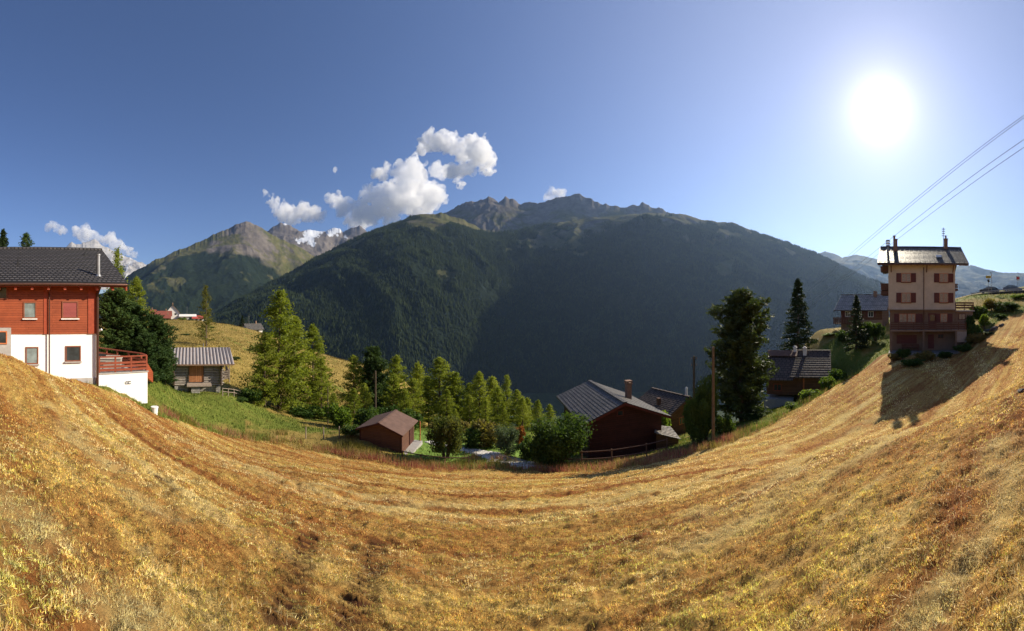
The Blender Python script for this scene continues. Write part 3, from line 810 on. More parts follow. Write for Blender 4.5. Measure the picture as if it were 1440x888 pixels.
for px, py, r, w, mt_, lab in [(1140,545,35,2,'leaf_bright','bright shrub on the bank below the low brown house'),(1163,530,38,2,'leaf_bright','bright shrub higher up the bank towards the tower house'),(1115,566,32,1.6,'leaf_bright','small bright shrub at the lower end of the bank'),(1180,515,42,2.2,'leaf','green shrub at the top of the bank'),
 (1215,452,54,3.2,'leaf','dark shrub right of the dark spruce'),(1232,452,55,3,'leaf','dark shrub against the tower house, left side'),(1186,462,58,3,'leaf','dark shrub left of the dark spruce'),(1168,468,62,3,'leaf_bright','yellow green shrub at the meadow below the stone roofed chalet'),
 (1270,490,40,1.8,'leaf','dark shrub under the left ground window of the tower house'),(1300,492,39.5,2.4,'leaf_dry','yellowish shrub below the ground floor door of the tower house'),(1330,494,40,1.8,'leaf','dark shrub below the grey panel of the tower house'),
 (1362,440,47,2,'leaf','dark shrub behind the annex corner'),(1372,466,44,2.6,'leaf_dry','brownish shrub at the foot of the annex wall'),(1388,468,45,2.6,'leaf','dark shrub below the stone heap'),(1354,484,42,2.4,'leaf','dark shrub beside the stone steps of the tower house'),(1285,503,37,2.6,'leaf','wide dark shrub lowest in front of the tower house'),(1256,497,40,1.6,'leaf_dry','dry tuft shrub at the left corner of the tower house'),(1378,428,52,3,'leaf','tall dark shrub right of the tower annex'),(1396,418,58,3.2,'leaf_dry','yellowing shrub below the parked car'),(1416,424,56,4.2,'leaf','big dark round bush at the roadside slope'),(1385,440,48,1.6,'leaf_bright','small bright shrub in front of the annex'),(1408,440,51,2,'leaf','low shrub on the stone heap'),(1432,414,66,3.6,'leaf_bright','bright hedge under the red round sign'),(1370,455,45,2,'leaf','dark shrub beside the tower steps'),(1450,416,66,3.6,'leaf_bright','bright hedge at the right edge of the picture')]:
    bush('shrub', px, py, r, w, mt_, lab, GK, big=(w > 3.9))

# ------------------------------------------------------------------ building pieces (front face looks to -y)
def window(root, x0, x1, z0, z1, y, frame, pane, fw=.07, label=None, shut=None, shutw=None, mull=True, name='window', sill=None):
    f = MB(); p = .06
    f.box(x0, x1, y-p, y-.002, z1-fw, z1); f.box(x0, x1, y-p, y-.002, z0, z0+fw)
    f.box(x0, x0+fw, y-p, y-.002, z0+fw, z1-fw); f.box(x1-fw, x1, y-p, y-.002, z0+fw, z1-fw)
    if mull:
        xm = (x0+x1)/2; f.box(xm-fw*.4, xm+fw*.4, y-p*.8, y-.002, z0+fw, z1-fw)
    o = f.build(name, frame, root)
    if label: o['label'] = label
    MB().box(x0+fw, x1-fw, y-.02, y-.003, z0+fw, z1-fw).build('pane', pane, o)
    if sill: MB().box(x0-.06, x1+.06, y-.14, y-.002, z0-.07, z0-.002).build('sill', sill, o)
    if shut:
        w = shutw or (x1-x0)*.5
        for a, b in ((x0-w, x0-.01), (x1+.01, x1+w)):
            s = MB().box(a, b, y-.07, y-.004, z0, z1)
            n = 7
            for k in range(n):
                zz = z0+.08+(z1-z0-.16)*k/(n-1)
                s.box(a+.05, b-.05, y-.085, y-.071, zz-.02, zz+.02)
            s.build('shutter', shut, root)
    return o
def win_px(root, rho, cxp, px0, px1, py0, py1, y, *a, **k):
    X = lambda p: math.tan((p-cxp)/F)*(rho)
    zz = lambda q: tt(q)*rho
    return window(root, X(px0), X(px1), zz(py1)-root.location.z, zz(py0)-root.location.z, y, *a, **k)

# ---- 1. red and white chalet on the left
def left_house():
    rho, pc = 22.0, 72
    p = at(pc, H0, rho); zb = -6.2
    R = empty('chalet', (p.x, p.y, zb), -az(pc)+math.radians(4.5), 'large chalet with red timber upper floor, white base and dark tiled roof', 'house')
    Z = lambda q, r=rho: tt(q)*r - zb
    xl, xr, D = -9.5, 2.92, 12.0
    zm, ze, zr = Z(470), 1.30-zb, 4.45-zb
    MB().box(xl, xr, 0, D, 0, zm).build('wall', M['render_white'], R)
    MB().box(xl, xr-.03, -.04, -.003, 0, Z(533)).build('plinth', M['plinth'], R)['label'] = 'grey plaster foot of the white wall'
    up = MB().box(xl, xr, -.06, D, zm+.002, ze+.18)
    up.prism([(xl+.0, -.06, ze+.182), (xl, D, ze+.182), (xl, D/2, zr-.3)], (xr-xl, 0, 0))
    up.build('timber_wall', M['wood_red'], R)
    MB().box(xr-.62, xr+.03, -.11, -.062, zm, ze+.1).box(xr+.003, xr+.05, -.11, .5, zm, ze+.1).build('corner_board', M['trim_red'], R)
    for x in (-.35,):
        MB().box(x-.12, x+.12, -.10, -.062, zm, ze+.1).build('corner_board', M['trim_red'], R)
    rf = MB(); ov = 1.0; xe = 4.55; sl = (zr-ze)/(D/2+ov)
    rf.slab((xl-1, -ov, ze+.3), (xe, -ov, ze+.3), (xe, D/2, zr+.3), (xl-1, D/2, zr+.3), .22)
    rf.slab((xl-1, D/2, zr+.3), (xe, D/2, zr+.3), (xe, D+ov, ze+.3), (xl-1, D+ov, ze+.3), .22)
    roof = rf.build('roof', M['tile_dark'], R)
    # tile courses as real steps
    tc = MB(); n = 21
    for k in range(n):
        y0 = -ov + (D/2+ov)*k/n; y1 = -ov + (D/2+ov)*(k+1)/n
        za = ze+.3+sl*(y0+ov); zb_ = ze+.3+sl*(y1+ov)
        tc.slab((xl-1, y0-.02, za+.045), (xe+.02, y0-.02, za+.045), (xe+.02, y1+.01, zb_+.008), (xl-1, y1+.01, zb_+.008), .04)
    tc.build('tile_courses', M['tile_dark'], roof)
    rc = MB()
    x = xl-1
    while x < xe: rc.tube((x, D/2, zr+.33), (min(x+.42, xe), D/2, zr+.33), .13, .12, 8); x += .4
    rc.build('ridge_cap', M['tile_dark'], roof)
    # bargeboard, soffit, rafters, gutter
    MB().slab((xe-.06, -ov+.02, ze+.07), (xe+.03, -ov+.02, ze+.07), (xe+.03, D/2, zr+.07), (xe-.06, D/2, zr+.07), .24).build('bargeboard', M['trim_red'], R)
    MB().slab((xl-1, -ov+.03, ze+.075), (xe-.07, -ov+.03, ze+.075), (xe-.07, .0, ze+.075+sl*ov), (xl-1, .0, ze+.075+sl*ov), .05).build('soffit', M['trim_red'], R)
    x = xl-.6
    while x < xe-.2:
        MB().slab((x, -ov+.12, ze+.02), (x+.15, -ov+.12, ze+.02), (x+.15, -.065, ze+.02+sl*(ov-.12)), (x, -.065, ze+.02+sl*(ov-.12)), .17).build('rafter', M['trim_red'], R)
        x += .98
    gt = MB(); 
    gt.tube((xl-1, -ov-.08, ze+.17), (xe, -ov-.08, ze+.17), .085, n=10)
    gt.build('gutter', M['metal_brown'], R)
    for px_, pb in ((69, 523), (137, 541)):
        x = math.tan((px_-pc)/F)*rho
        r_ = .045 if px_ < 100 else .09
        d = MB().tube((x, -.2, 0), (x, -.2, ze-.35), r_, n=8).tube((x, -.2, ze-.35), (x, -ov-.06, ze+.1), r_, n=8)
        d.build('downpipe', M['metal_brown'], R)
    # chimney pipe and roof vents
    c = MB(); xc = math.tan((139-pc)/F)*22.1; yc = .05; zc = ze+.3+sl*(yc+ov)
    c.tube((xc, yc, zc-.1), (xc, yc, zc+1.3), .13, n=10).tube((xc, yc, zc+1.3), (xc, yc, zc+1.4), .16, n=10).tube((xc, yc, zc-.02), (xc, yc, zc+.12), .22, .15, n=10)
    c.build('chimney', M['metal_grey'], R)
    for px_, y_, h_ in ((29, 2.2, .42), (127, 4.4, .3), (36, 4.6, .16)):
        xv = math.tan((px_-pc)/F)*(rho+y_); zv = ze+.3+sl*(y_+ov)
        MB().tube((xv, y_, zv-.05), (xv, y_, zv+h_), .05, n=7).box(xv-.11, xv+.11, y_-.12, y_+.12, zv-.05, zv+.06).build('roof_vent', M['black'], R)
    # windows
    W = lambda *a, **k: win_px(R, rho, pc, *a, **k)
    W(33, 51, 425, 448, -.06, M['frame_wood'], M['glass_light'], mull=False, sill=M['chim_white'])
    W(87, 110, 424, 448, -.06, M['frame_wood'], M['louvre'], mull=False, label='window closed by a red louvred blind', sill=M['chim_white'])
    W(-14, 11, 403, 421, -.06, M['frame_wood'], M['glass'], mull=False)
    W(36, 54, 488, 512, 0, M['frame_wood'], M['glass_light'], mull=False, sill=M['plinth'])
    W(92, 114, 487, 509, 0, M['frame_wood'], M['glass'], mull=False, sill=M['plinth'])
    x0 = math.tan((16-pc)/F)*rho
    MB().box(xl+3, x0, -.5, -.005, 0, Z(461)).build('annex_wall', M['plinth'], R)
    W(-6, 11, 465, 483, -.5, M['wood_orange'], M['glass'], mull=False)
    MB().tube((2.35+.55+.1, -.05, Z(466)), (2.35+.8, -.2, Z(464)), .07, n=8).build('wall_lamp', M['white_paint'], R)
    # terrace
    xt = math.tan((211.5-pc)/F)*rho; zt = Z(529)
    x1 = xr+.06
    tw = MB().prism([(x1, .1, 0), (xt, .1, 0), (xt, 1.2, 0), (x1, 8.5, 0)], (0, 0, zt))
    tw.build('terrace_wall', M['render_white'], R)
    MB().prism([(x1-.0, .04, zt+.002), (xt+.06, .04, zt+.002), (xt+.06, 1.25, zt+.002), (x1, 8.6, zt+.002)], (0, 0, .07)).build('terrace_floor', M['plinth'], R)
    def rail(p, q, nposts, name='railing'):
        r = MB(); p, q = Vector(p), Vector(q)
        for k in range(nposts+1):
            c_ = p.lerp(q, k/nposts); r.bar(c_, c_+Vector((0,0,1.0)), .1)
        for zz in (.16, .38, .6): r.bar(p+Vector((0,-.03,zz)), q+Vector((0,-.03,zz)), .05, .14)
        r.bar(p+Vector((0,0,1.0)), q+Vector((0,0,1.0)), .17, .07)
        return r.build(name, M['rail_red'], R)
    rail((x1+.08, .16, zt+.075), (xt-.05, .16, zt+.075), 3)
    rail((xt-.05, .3, zt+.075), (xt-.05, 1.2, zt+.075), 1)
    rail((xt-.05, 1.3, zt+.075), (x1+.1, 8.3, zt+.075), 6)
    # boarded stair flank falling away to the right
    MB().prism([(xt+.15, 1.1, zt+.75), (xt+1.0, 1.7, zt-.35), (xt+1.0, 1.7, zt-1.1), (xt+.15, 1.1, zt-.4)], (-.12, .4, 0)).build('stair_panel', M['wood_red'], R)
    # the small dark sign on the white terrace wall
    s = MB()
    for q in (183-2.6, 183+.2, 183+2.6):
        xs = math.tan((q-pc)/F)*rho; zs = Z(543.3)
        for k in range(9):
            a0 = .7+k*.55; a1 = .7+(k+1)*.55
            s.bar((xs+.08*math.cos(a0), .085, zs+.085*math.sin(a0)), (xs+.08*math.cos(a1), .085, zs+.085*math.sin(a1)), .03)
    s.build('wall_emblem', M['black'], R)
    # furniture on the terrace
    def local(x, y, z): return R.matrix_basis @ Vector((x, y, z))
    bx = MB().box(-.75, .75, -.45, .45, .0, .62).hexa([(-.82,-.52,.62),(.82,-.52,.62),(.82,.52,.62),(-.82,.52,.62),(-.6,-.35,.78),(.6,-.35,.78),(.6,.35,.78),(-.6,.35,.78)])
    o = bx.build('covered_table', plain('grey_cover', (.33,.29,.25), .9, .1, 3)); o.location = local(4.35, 2.3, zt+.075); o.rotation_euler[2] = R.rotation_euler[2]-.4
    tag(o, 'brown grey covered table standing on the chalet terrace', 'table')
    ch = MB().box(-.3, .3, -.3, .3, .3, .42).box(-.3, .3, .24, .3, .42, .95)
    for sx in (-.28, .24):
        for sy in (-.28, .24): ch.box(sx, sx+.05, sy, sy+.05, 0, .3)
    o = ch.build('garden_chair', M['black']); o.location = local(3.55, 2.0, zt+.075); o.rotation_euler[2] = .8
    tag(o, 'black garden chair on the chalet terrace beside the covered table', 'chair')
left_house()
def planter():
    g = gpx(217.5, 21.8); mb = MB()
    mb.tube((0,0,-.1), (0,0,.38), .17, .22, 14).tube((0,0,.38), (0,0,.42), .24, .24, 14)
    o = mb.build('planter', M['render_white'])
    o.location = g; tag(o, 'round white planter at the foot of the terrace wall', 'planter')
planter()

# ---- 2. log barn
def barn():
    rho, pc = 43.0, 277
    p = at(pc, H0, rho); zb = gz(p.x, p.y)-.6
    R = empty('log_barn', (p.x, p.y, zb), -az(pc)+math.radians(1), 'weathered log barn with striped metal roof on a stone foot', 'barn')
    Z = lambda q, r=rho: tt(q)*r - zb
    X = lambda q: math.tan((q-pc)/F)*rho
    xl, xr, D = X(244), X(312), 5.6
    zf, ze, zr = Z(543), Z(513.5, 42.2), -.1075*46-zb
    MB().box(xl+.5, xr-.15, .25, D-.2, -1, zf-.002).build('stone_foot', M['stone'], R)
    n = int((ze-zf)/.2); lg = MB()
    for k in range(n+1):
        z = zf+.1+k*.2
        e = .3 if k % 2 else .12
        lg.tube((xl-e, .1, z), (xr+e, .1, z), .105, n=7).tube((xl-e, D-.1, z), (xr+e, D-.1, z), .105, n=7)
        lg.tube((xl+.1, -.42+e, z+.1), (xl+.1, D+.2, z+.1), .105, n=7).tube((xr-.1, -.42+e, z+.1), (xr-.1, D+.2, z+.1), .105, n=7)
    lg.prism([(xl+.1, .1, ze), (xl+.1, D-.1, ze), (xl+.1, D/2, zr-.25)], (.12, 0, 0)).prism([(xr-.22, .1, ze), (xr-.22, D-.1, ze), (xr-.22, D/2, zr-.25)], (.12, 0, 0))
    lg.box(xl+.12, xr-.12, .12, D-.12, zf, ze)
    lg.build('wall', M['log_grey'], R)
    ends = (MB(), MB())
    for k in range(n+1):
        z = zf+.1+k*.2
        ends[0].tube((xl+.1, -.55+(.12 if k % 2 else 0), z+.1), (xl+.1, -.05, z+.1), .1, .1, 7); ends[1].tube((xr-.1, -.55+(.12 if k % 2 else 0), z+.1), (xr-.1, -.05, z+.1), .1, .1, 7)
    for e_ in ends: e_.build('log_corner', M['log_dark'], R)
    xe0, xe1 = X(236), X(328.5)
    rf = MB(); ov = .9
    rf.slab((xe0, -ov, ze+.1), (xe1, -ov, ze+.1), (xe1-.15, D/2, zr), (xe0+.2, D/2, zr), .1)
    rf.slab((xe0+.2, D/2, zr), (xe1-.15, D/2, zr), (xe1, D+ov, ze+.1), (xe0, D+ov, ze+.1), .1)
    roof = rf.build('roof', M['tin_roof'], R)
    rb = MB(); x = xe0+.1
    while x < xe1-.15:
        f = (x-xe0)/(xe1-xe0); xt_ = xe0+.2 + f*(xe1-xe0-.35)
        rb.bar((x, -ov, ze+.12), (xt_, D/2, zr+.02), .05, .05); x += .42
    rb.build('roof_rib', M['metal_grey'], roof)
    MB().bar((xe0, -ov-.02, ze+.0), (xe1, -ov-.02, ze+.0), .05, .16).build('fascia', M['chim_brown'], R)
    MB().box(X(266), X(286), -.05, -.0, Z(537.5), ze-.02).build('door', M['door_wood'], R)
    for q0_ in (265, 286): MB().box(X(q0_), X(q0_+1), -.12, 0, Z(537.5), ze).build('door_jamb', M['log_dark'], R)
    MB().slab((X(263), -1.1, Z(540.5)), (X(297), -1.1, Z(540)), (X(297), -.0, Z(539)), (X(263), -.0, Z(539)), .12).build('threshold_deck', M['pale_wood'], R)
    MB().box(X(269), X(281), -.9, .2, -.6, Z(542.5)).build('stone_step', M['stone'], R)
    for q in (248, 262, 306):
        MB().box(X(q)-.2, X(q)+.2, -.05, .3, -.6, zf-.05).build('stone_post', M['stone'], R)
    bl = MB(); zb0 = Z(534)
    bl.box(xr+.15, xr+1.0, .1, D-.6, zb0, zb0+.1)
    for k in range(4): bl.tube((xr+.95, .1, zb0+.2+.24*k), (xr+.95, D-.6, zb0+.2+.24*k), .07, n=6).tube((xr+.1, .12, zb0+.2+.24*k), (xr+1.0, .12, zb0+.2+.24*k), .07, n=6)
    bl.bar((xr+.95, .1, zb0-.4), (xr+.95, .1, ze+.1), .1)
    bl.build('side_balcony', M['pale_wood'], R)
    MB().tube((X(287), D/2, zr-.1), (X(287), D/2, zr+.55), .05, n=6).build('roof_pipe', M['metal_grey'], R)
barn()

def rail_fence(name, pts, h, label, mat, rails=(.55, .95), group=None, r=.05):
    """posts and rails along ground points (px, rho)"""
    P = [gpx(*q) for q in pts]
    R = empty(name, P[0], 0, label, 'fence', group)
    o = P[0]
    for p in P:
        q = p - o
        MB().tube(q-Vector((0,0,.3)), q+Vector((0,0,h)), r*1.15, r, 7).build('post', mat, R)
    for f in rails:
        for a, b in zip(P[:-1], P[1:]):
            MB().tube(a-o+Vector((0,0,h*f)), b-o+Vector((0,0,h*f)), r*.8, r*.7, 6).build('rail', mat, R)
    return R
rail_fence('rail_fence', [(313,41.5),(321,42),(329,43),(338,44)], .95, 'short grey rail fence beside the log barn', M['pale_wood'])
rail_fence('rail_fence', [(566,27.2),(592,26.6),(626,26.0),(659,25.8)], .62, 'low dark rail fence between the shed corner and the gravel path', M['dark_fence'], (.9,))
rail_fence('rail_fence', [(786,26.5),(818,26.2),(860,26.0),(909,25.8),(938,26)], 1.15, 'long sagging two rail fence below the dark chalet', M['dark_fence'], (.45, .92))
def wire_posts():
    for px, r, lab in [(430,31,'short wooden pasture post, leftmost of the row left of the shed'),(455,31,'short wooden pasture post, second of the row left of the shed'),(477,31,'short wooden pasture post, third of the row left of the shed')]:
        o = MB().tube((0,0,-.3), (0,0,1.0), .06, .05, 7).tube((0,0,.98),(0,0,1.02),.055,.02,7).build('fence_post', M['pale_wood'])
        o.location = gpx(px, r); tag(o, lab, 'post', 'pasture posts left of the shed')
wire_posts()

# ---- 3. garden shed
def shed():
    g = gz(-10.5, 28.5)
    zb = -11.75
    R = empty('garden_shed', (-10.6, 27.3, zb), -.04, 'small red board garden shed with brown gable roof', 'shed')
    w, D = 1.85, 3.3
    ze, zr = -10.02-zb, -9.33-zb
    MB().box(-w, w, 0, D, 0, ze).prism([(-w, 0, ze), (w, 0, ze), (0, 0, zr-.05)], (0, D, 0)).build('wall', M['shed_red'], R)
    rf = MB()
    rf.slab((-2.1, -.35, ze-.02), (0, -.35, zr+.06), (0, D+.4, zr+.06), (-2.1, D+.4, ze-.02), .07)
    rf.slab((0, -.35, zr+.06), (2.1, -.35, ze-.02), (2.1, D+.4, ze-.02), (0, D+.4, zr+.06), .07)
    roof = rf.build('roof', M['shed_roof'], R)
    MB().bar((0, -.36, zr+.07), (0, D+.41, zr+.07), .22, .03).build('ridge_strip', M['shed_roof'], roof)
    for s in (-1, 1):
        MB().bar((0, -.37, zr-.02), (s*2.1, -.37, ze-.09), .03, .12).build('bargeboard', M['chalet_dark'], R)
    for x in (-w, w): MB().box(x-.05, x+.05, -.03, .05, 0, ze-.05).build('corner_board', M['chalet_dark'], R)
    MB().box(w+.002, w+.06, 1.9, 2.7, .15, ze-.06).build('door', M['chalet_dark'], R)
    MB().box(w+.002, w+.75, -.1, D+.1, -.25, .05).build('step', M['plinth'], R)
    MB().box(w+.5, w+.58, D+.0, D+.08, 0, ze+.05).build('post', M['wood_orange'], R)
shed()

# ---- 4. dark chalet with slab roof
def gable_house(name, label, p1, p2, zr, left, right, zg, slope, wall, roofm, ov=.5, ovg=.5, trim=None, th=.16):
    """ridge from p1 (front) to p2 (back); local y along ridge, gable faces -y; left/right = roof half widths"""
    d = Vector((p2[0]-p1[0], p2[1]-p1[1])); L = d.length; ang = math.atan2(d.x, d.y)
    R = empty(name, (p1[0], p1[1], zg), -ang, label, 'house')
    zt = zr - zg
    el, er = zt-slope*left, zt-slope*right
    rf = MB()
    rf.slab((-left, 0, el), (0, 0, zt), (0, L, zt), (-left, L, el), th)
    rf.slab((0, 0, zt), (right, 0, er), (right, L, er), (0, L, zt), th)
    roof = rf.build('roof', roofm, R)
    rc = MB(); y = 0
    while y < L: rc.bar((0, y, zt+.02), (0, min(y+.6, L), zt+.02), .36, .07); y += .62
    rc.build('ridge_cap', roofm, roof)
    # slab courses: real overlapping steps on both slopes
    cs = MB()
    for sgn, wd in ((-1, left), (1, right)):
        n = max(4, int(wd/.30))
        for k in range(n):
            a = wd*k/n; b = wd*(k+1)/n
            za, zb2 = zt-slope*a, zt-slope*b
            q = [(sgn*a, 0, za+.012), (sgn*(b+.015), 0, zb2+.035), (sgn*(b+.015), L, zb2+.035), (sgn*a, L, za+.012)]
            if sgn < 0: q = [q[1], q[0], q[3], q[2]]
            cs.slab(*q, .035)
    cs.build('slab_courses', roofm, roof)
    wl, wr = left-ov, right-ov
    zl, zr2 = zt-slope*wl-th-.02, zt-slope*wr-th-.02
    MB().prism([(-wl, ovg, 0), (wr, ovg, 0), (wr, ovg, zr2), (0, ovg, zt-th-.02), (-wl, ovg, zl)], (0, L-2*ovg, 0)).build('wall', wall, R)
    tr = trim or M['trim_red']
    for s, e, w_ in ((-1, el, left), (1, er, right)):
        MB().slab(*( [(s*w_, -.03, e-.03), (0, -.03, zt-.03), (0, .04, zt-.03), (s*w_, .04, e-.03)] if s < 0 else [(0, -.03, zt-.03), (s*w_, -.03, e-.03), (s*w_, .04, e-.03), (0, .04, zt-.03)] ), .2).build('bargeboard', tr, R)
    return R, L, zt, roof

def dark_chalet():
    R, L, zt, roof = gable_house('chalet', 'dark red gabled chalet with grey stone slab roof and brown chimney', (9.41, 28.5), (8.5, 38.4), -7.89, 3.75, 4.55, -13.9, .40, M['chalet_dark'], M['slate'], ov=.75, ovg=.55, trim=M['dark_trim'])
    window(R, -.55, .05, 4.75, 5.25, .55, M['dark_trim'], M['glass'], mull=False)
    c = MB().box(2.0, 2.5, 4.2, 4.7, 4.4, 6.55).box(1.93, 2.57, 4.13, 4.77, 6.552, 6.65)
    for x, y in ((1.98,4.18),(2.42,4.18),(1.98,4.62),(2.42,4.62)): c.box(x, x+.1, y, y+.1, 6.652, 6.8)
    c.box(1.93, 2.57, 4.13, 4.77, 6.802, 6.88)
    c.build('chimney', M['chim_brown'], R)
    MB().tube((3.1, 5.8, 4.2), (3.1, 5.8, 5.3), .08, n=8).tube((3.1, 5.8, 5.3), (3.1, 5.8, 5.42), .12, n=8).build('stove_pipe', M['metal_grey'], R)
dark_chalet()
def slab_shed():
    nl, nr_, fr, fl = at(920.5,609.5,30.6), at(957.5,618.5,31.2), at(943,600.5,34.6), at(921.5,598,34.0)
    g = Vector((nl.x, nl.y, -13.2)); R = empty('low_shed', g, 0, 'low shed with pale grey slab roof at the right foot of the dark chalet', 'shed')
    q = [p-g for p in (nl, nr_, fr, fl)]
    rf = MB(); n = 7
    for k in range(n):
        a0 = q[0].lerp(q[3], k/n); a1 = q[1].lerp(q[2], k/n); b0 = q[0].lerp(q[3], (k+1)/n); b1 = q[1].lerp(q[2], (k+1)/n)
        up = Vector((0,0,.05))
        rf.slab(a0+up, a1+up, b1+Vector((0,0,.01)), b0+Vector((0,0,.01)), .06)
    rf.build('roof', M['slate_light'], R)
    c = sum(q, Vector())/4; w = [c+(p-c)*.86 for p in q]
    MB().hexa([(p.x,p.y,-.4) for p in w]+[(p.x,p.y,p.z-.08) for p in w]).build('wall', M['wood_brown'], R)
slab_shed()
def back_house():
    R, L, zt, roof = gable_house('brown_house', 'brown boarded house half hidden behind the dark chalet', (21.6, 39.5), (19.2, 46.3), -11.1, 3.9, 3.6, -16.5, .46, M['wood_brown'], M['slate_brown'], ov=.6, ovg=.4, trim=M['eave_wood'])
    window(R, -1.6, -.7, 2.1, 3.0, .4, M['wood_orange'], M['glass'])
    window(R, .8, 1.6, 2.1, 3.0, .4, M['wood_orange'], M['glass'])
    MB().tube((.75, 1.3, zt-.7), (.75, 1.3, zt+.75), .17, n=10).tube((.75, 1.3, zt+.78), (.75, 1.3, zt+.95), .2, .05, n=10).build('chimney', M['chim_white'], R)
    MB().box(-2.6, -2.2, 3.0, 3.4, zt-1.6, zt-.3).build('chimney', M['eave_wood'], R)
back_house()

# ---- eaves-front houses: ridge along local x
def eave_house(name, label, px, rho, zb, yaw, xl, xr, D, ze, zr, ov, og, wall, roofm, th=.14, courses=None):
    p = at(px, H0, rho)
    R = empty(name, (p.x, p.y, zb), -az(px)+yaw, label, 'house')
    MB().prism([(xl, 0, 0), (xl, D, 0), (xl, D, ze), (xl, D/2, zr-th-.05), (xl, 0, ze)], (xr-xl, 0, 0)).build('wall', wall, R)
    sl = (zr-ze)/(D/2); e = ze-sl*ov
    rf = MB()
    rf.slab((xl-og, -ov, e+th), (xr+og, -ov, e+th), (xr+og, D/2, zr+th), (xl-og, D/2, zr+th), th)
    rf.slab((xl-og, D/2, zr+th), (xr+og, D/2, zr+th), (xr+og, D+ov, e+th), (xl-og, D+ov, e+th), th)
    roof = rf.build('roof', roofm, R)
    cs = MB(); wd = D/2+ov; n = max(4, int(wd/(courses or .42)))
    for k in range(n):
        y0 = -ov+wd*k/n; y1 = -ov+wd*(k+1)/n
        z0 = e+th+sl*(y0+ov); z1 = e+th+sl*(y1+ov)
        cs.slab((xl-og, y0-.015, z0+.045), (xr+og, y0-.015, z0+.045), (xr+og, y1, z1+.012), (xl-og, y1, z1+.012), .035)
    cs.build('slab_courses', roofm, roof)
    MB().bar((xl-og, D/2, zr+th+.02), (xr+og, D/2, zr+th+.02), .34, .07).build('ridge_cap', roofm, roof)
    for x in (xl-og, xr+og):
        MB().slab((x-.03, -ov, e+th-.02), (x+.03, -ov, e+th-.02), (x+.03, D/2, zr+th-.02), (x-.03, D/2, zr+th-.02), .22).build('bargeboard', M['eave_wood'], R)
    return R, sl, e+th

def low_house():
    rho, pc = 44.0, 1143
    zb = gz(*xy(1140, 46))-1.5
    Z = lambda q, r=rho: tt(q)*r-zb
    R, sl, e = eave_house('house', 'low dark timber house with brown slab roof and two white chimneys', pc, rho, zb, math.radians(-2), -1.9, 1.35, 9.2, Z(527), Z(494.5, 48.6), .7, .9, M['wood_brown'], M['slate_brown'])
    window(R, -.9, .0, 1.4, 2.4, 0, M['wood_orange'], M['glass'])
    MB().box(-1.2, -1.05, -.05, 0, .3, Z(528)).build('door_post', M['wood_orange'], R)
    # lower wing on the left: roof starts a step further back and comes further down
    zw = Z(536, 42.5); zwr = Z(494.0, 48.3)
    rf = MB().slab((-6.1, -1.2, zw), (-2.4, -1.2, zw), (-1.7, 4.45, zwr), (-6.3, 4.45, zwr), .14).slab((-6.3, 4.45, zwr), (-1.7, 4.45, zwr), (-1.9, 9.4, zw+.4), (-6.3, 9.4, zw+.4), .14)
    w2 = rf.build('wing_roof', M['slate_brown'], R)
    MB().slab((-6.26, 2.9, zwr-.52), (-2.2, 2.9, zwr-.52), (-2.2, 4.4, zwr+.07), (-6.26, 4.4, zwr+.07), .03).build('ridge_sheet', M['eave_wood'], w2)
    MB().box(-5.8, -1.92, 0, 8.6, Z(556), zw-.1).prism([(-5.8, .0, zw-.1), (-5.8, 8.6, zw-.1), (-5.8, 4.45, zwr-.3)], (3.88, 0, 0)).build('wing_wall', M['wood_brown'], R)
    window(R, -4.9, -3.9, Z(551), Z(541), 0, M['trim_red'], M['glass'])
    MB().box(-6.0, -2.4, -.7, 2, -.5, Z(561)).build('base_wall', M['plinth'], R)['label'] = 'pale plastered retaining base'
    for x, y in ((-2.55, 4.2), (-1.2, 3.6)):
        zc = zwr-.3
        MB().box(x-.22, x+.22, y-.22, y+.22, zc-.6, zc+.75).box(x-.27, x+.27, y-.27, y+.27, zc+.752, zc+.83).box(x-.15, x+.15, y-.15, y+.15, zc+.832, zc+1.0).build('chimney', M['chim_white'], R)
low_house()

def stone_chalet():
    rho, pc = 66.0, 1206
    zb = gz(*xy(1206, 68))-1.0
    Z = lambda q, r=rho: tt(q)*r-zb
    R, sl, e = eave_house('chalet', 'rust red chalet with pale grey slab roof left of the tower house', pc, rho, zb, math.radians(-14), -3.2, 4.6, 8.0, Z(433), Z(415.5, 70), 1.0, 1.1, M['wood_brown'], M['slate_light'])
    MB().box(-3.21, 4.61, -.02, .3, 0, Z(450)).build('base_wall', M['pink_pale'], R)
    for x in (-2.4, -.2, 2.0): window(R, x, x+1.0, Z(446), Z(438), 0, M['white_paint'], M['glass'], shut=M['shutter'], shutw=.45)
    b = MB().box(-4.4, -.6, -1.0, 1.0, Z(456), Z(455))
    for k in range(12): b.box(-4.4+k*.33, -4.14+k*.33, -1.0, -.94, Z(455), Z(447.5))
    b.bar((-4.42, -.97, Z(447)), (-.6, -.97, Z(447)), .1)
    b.build('balcony', M['eave_wood'], R)
    MB().box(2.4, 3.0, 3.0, 3.6, Z(424, 69), Z(410, 69)).build('chimney', M['chim_brown'], R)
    a = MB().tube((3.7, 4, Z(417, 70)), (3.7, 4, Z(396, 70)), .05, n=6)
    for k in range(3): a.bar((3.4, 4, Z(399+k*3, 70)), (4.0, 4, Z(399+k*3, 70)), .04)
    a.build('antenna', M['metal_grey'], R)
    MB().box(1.0, 1.6, 2.0, 2.6, e+sl*3.2, e+sl*3.2+.1).build('skylight', M['glass_light'], R)
stone_chalet()

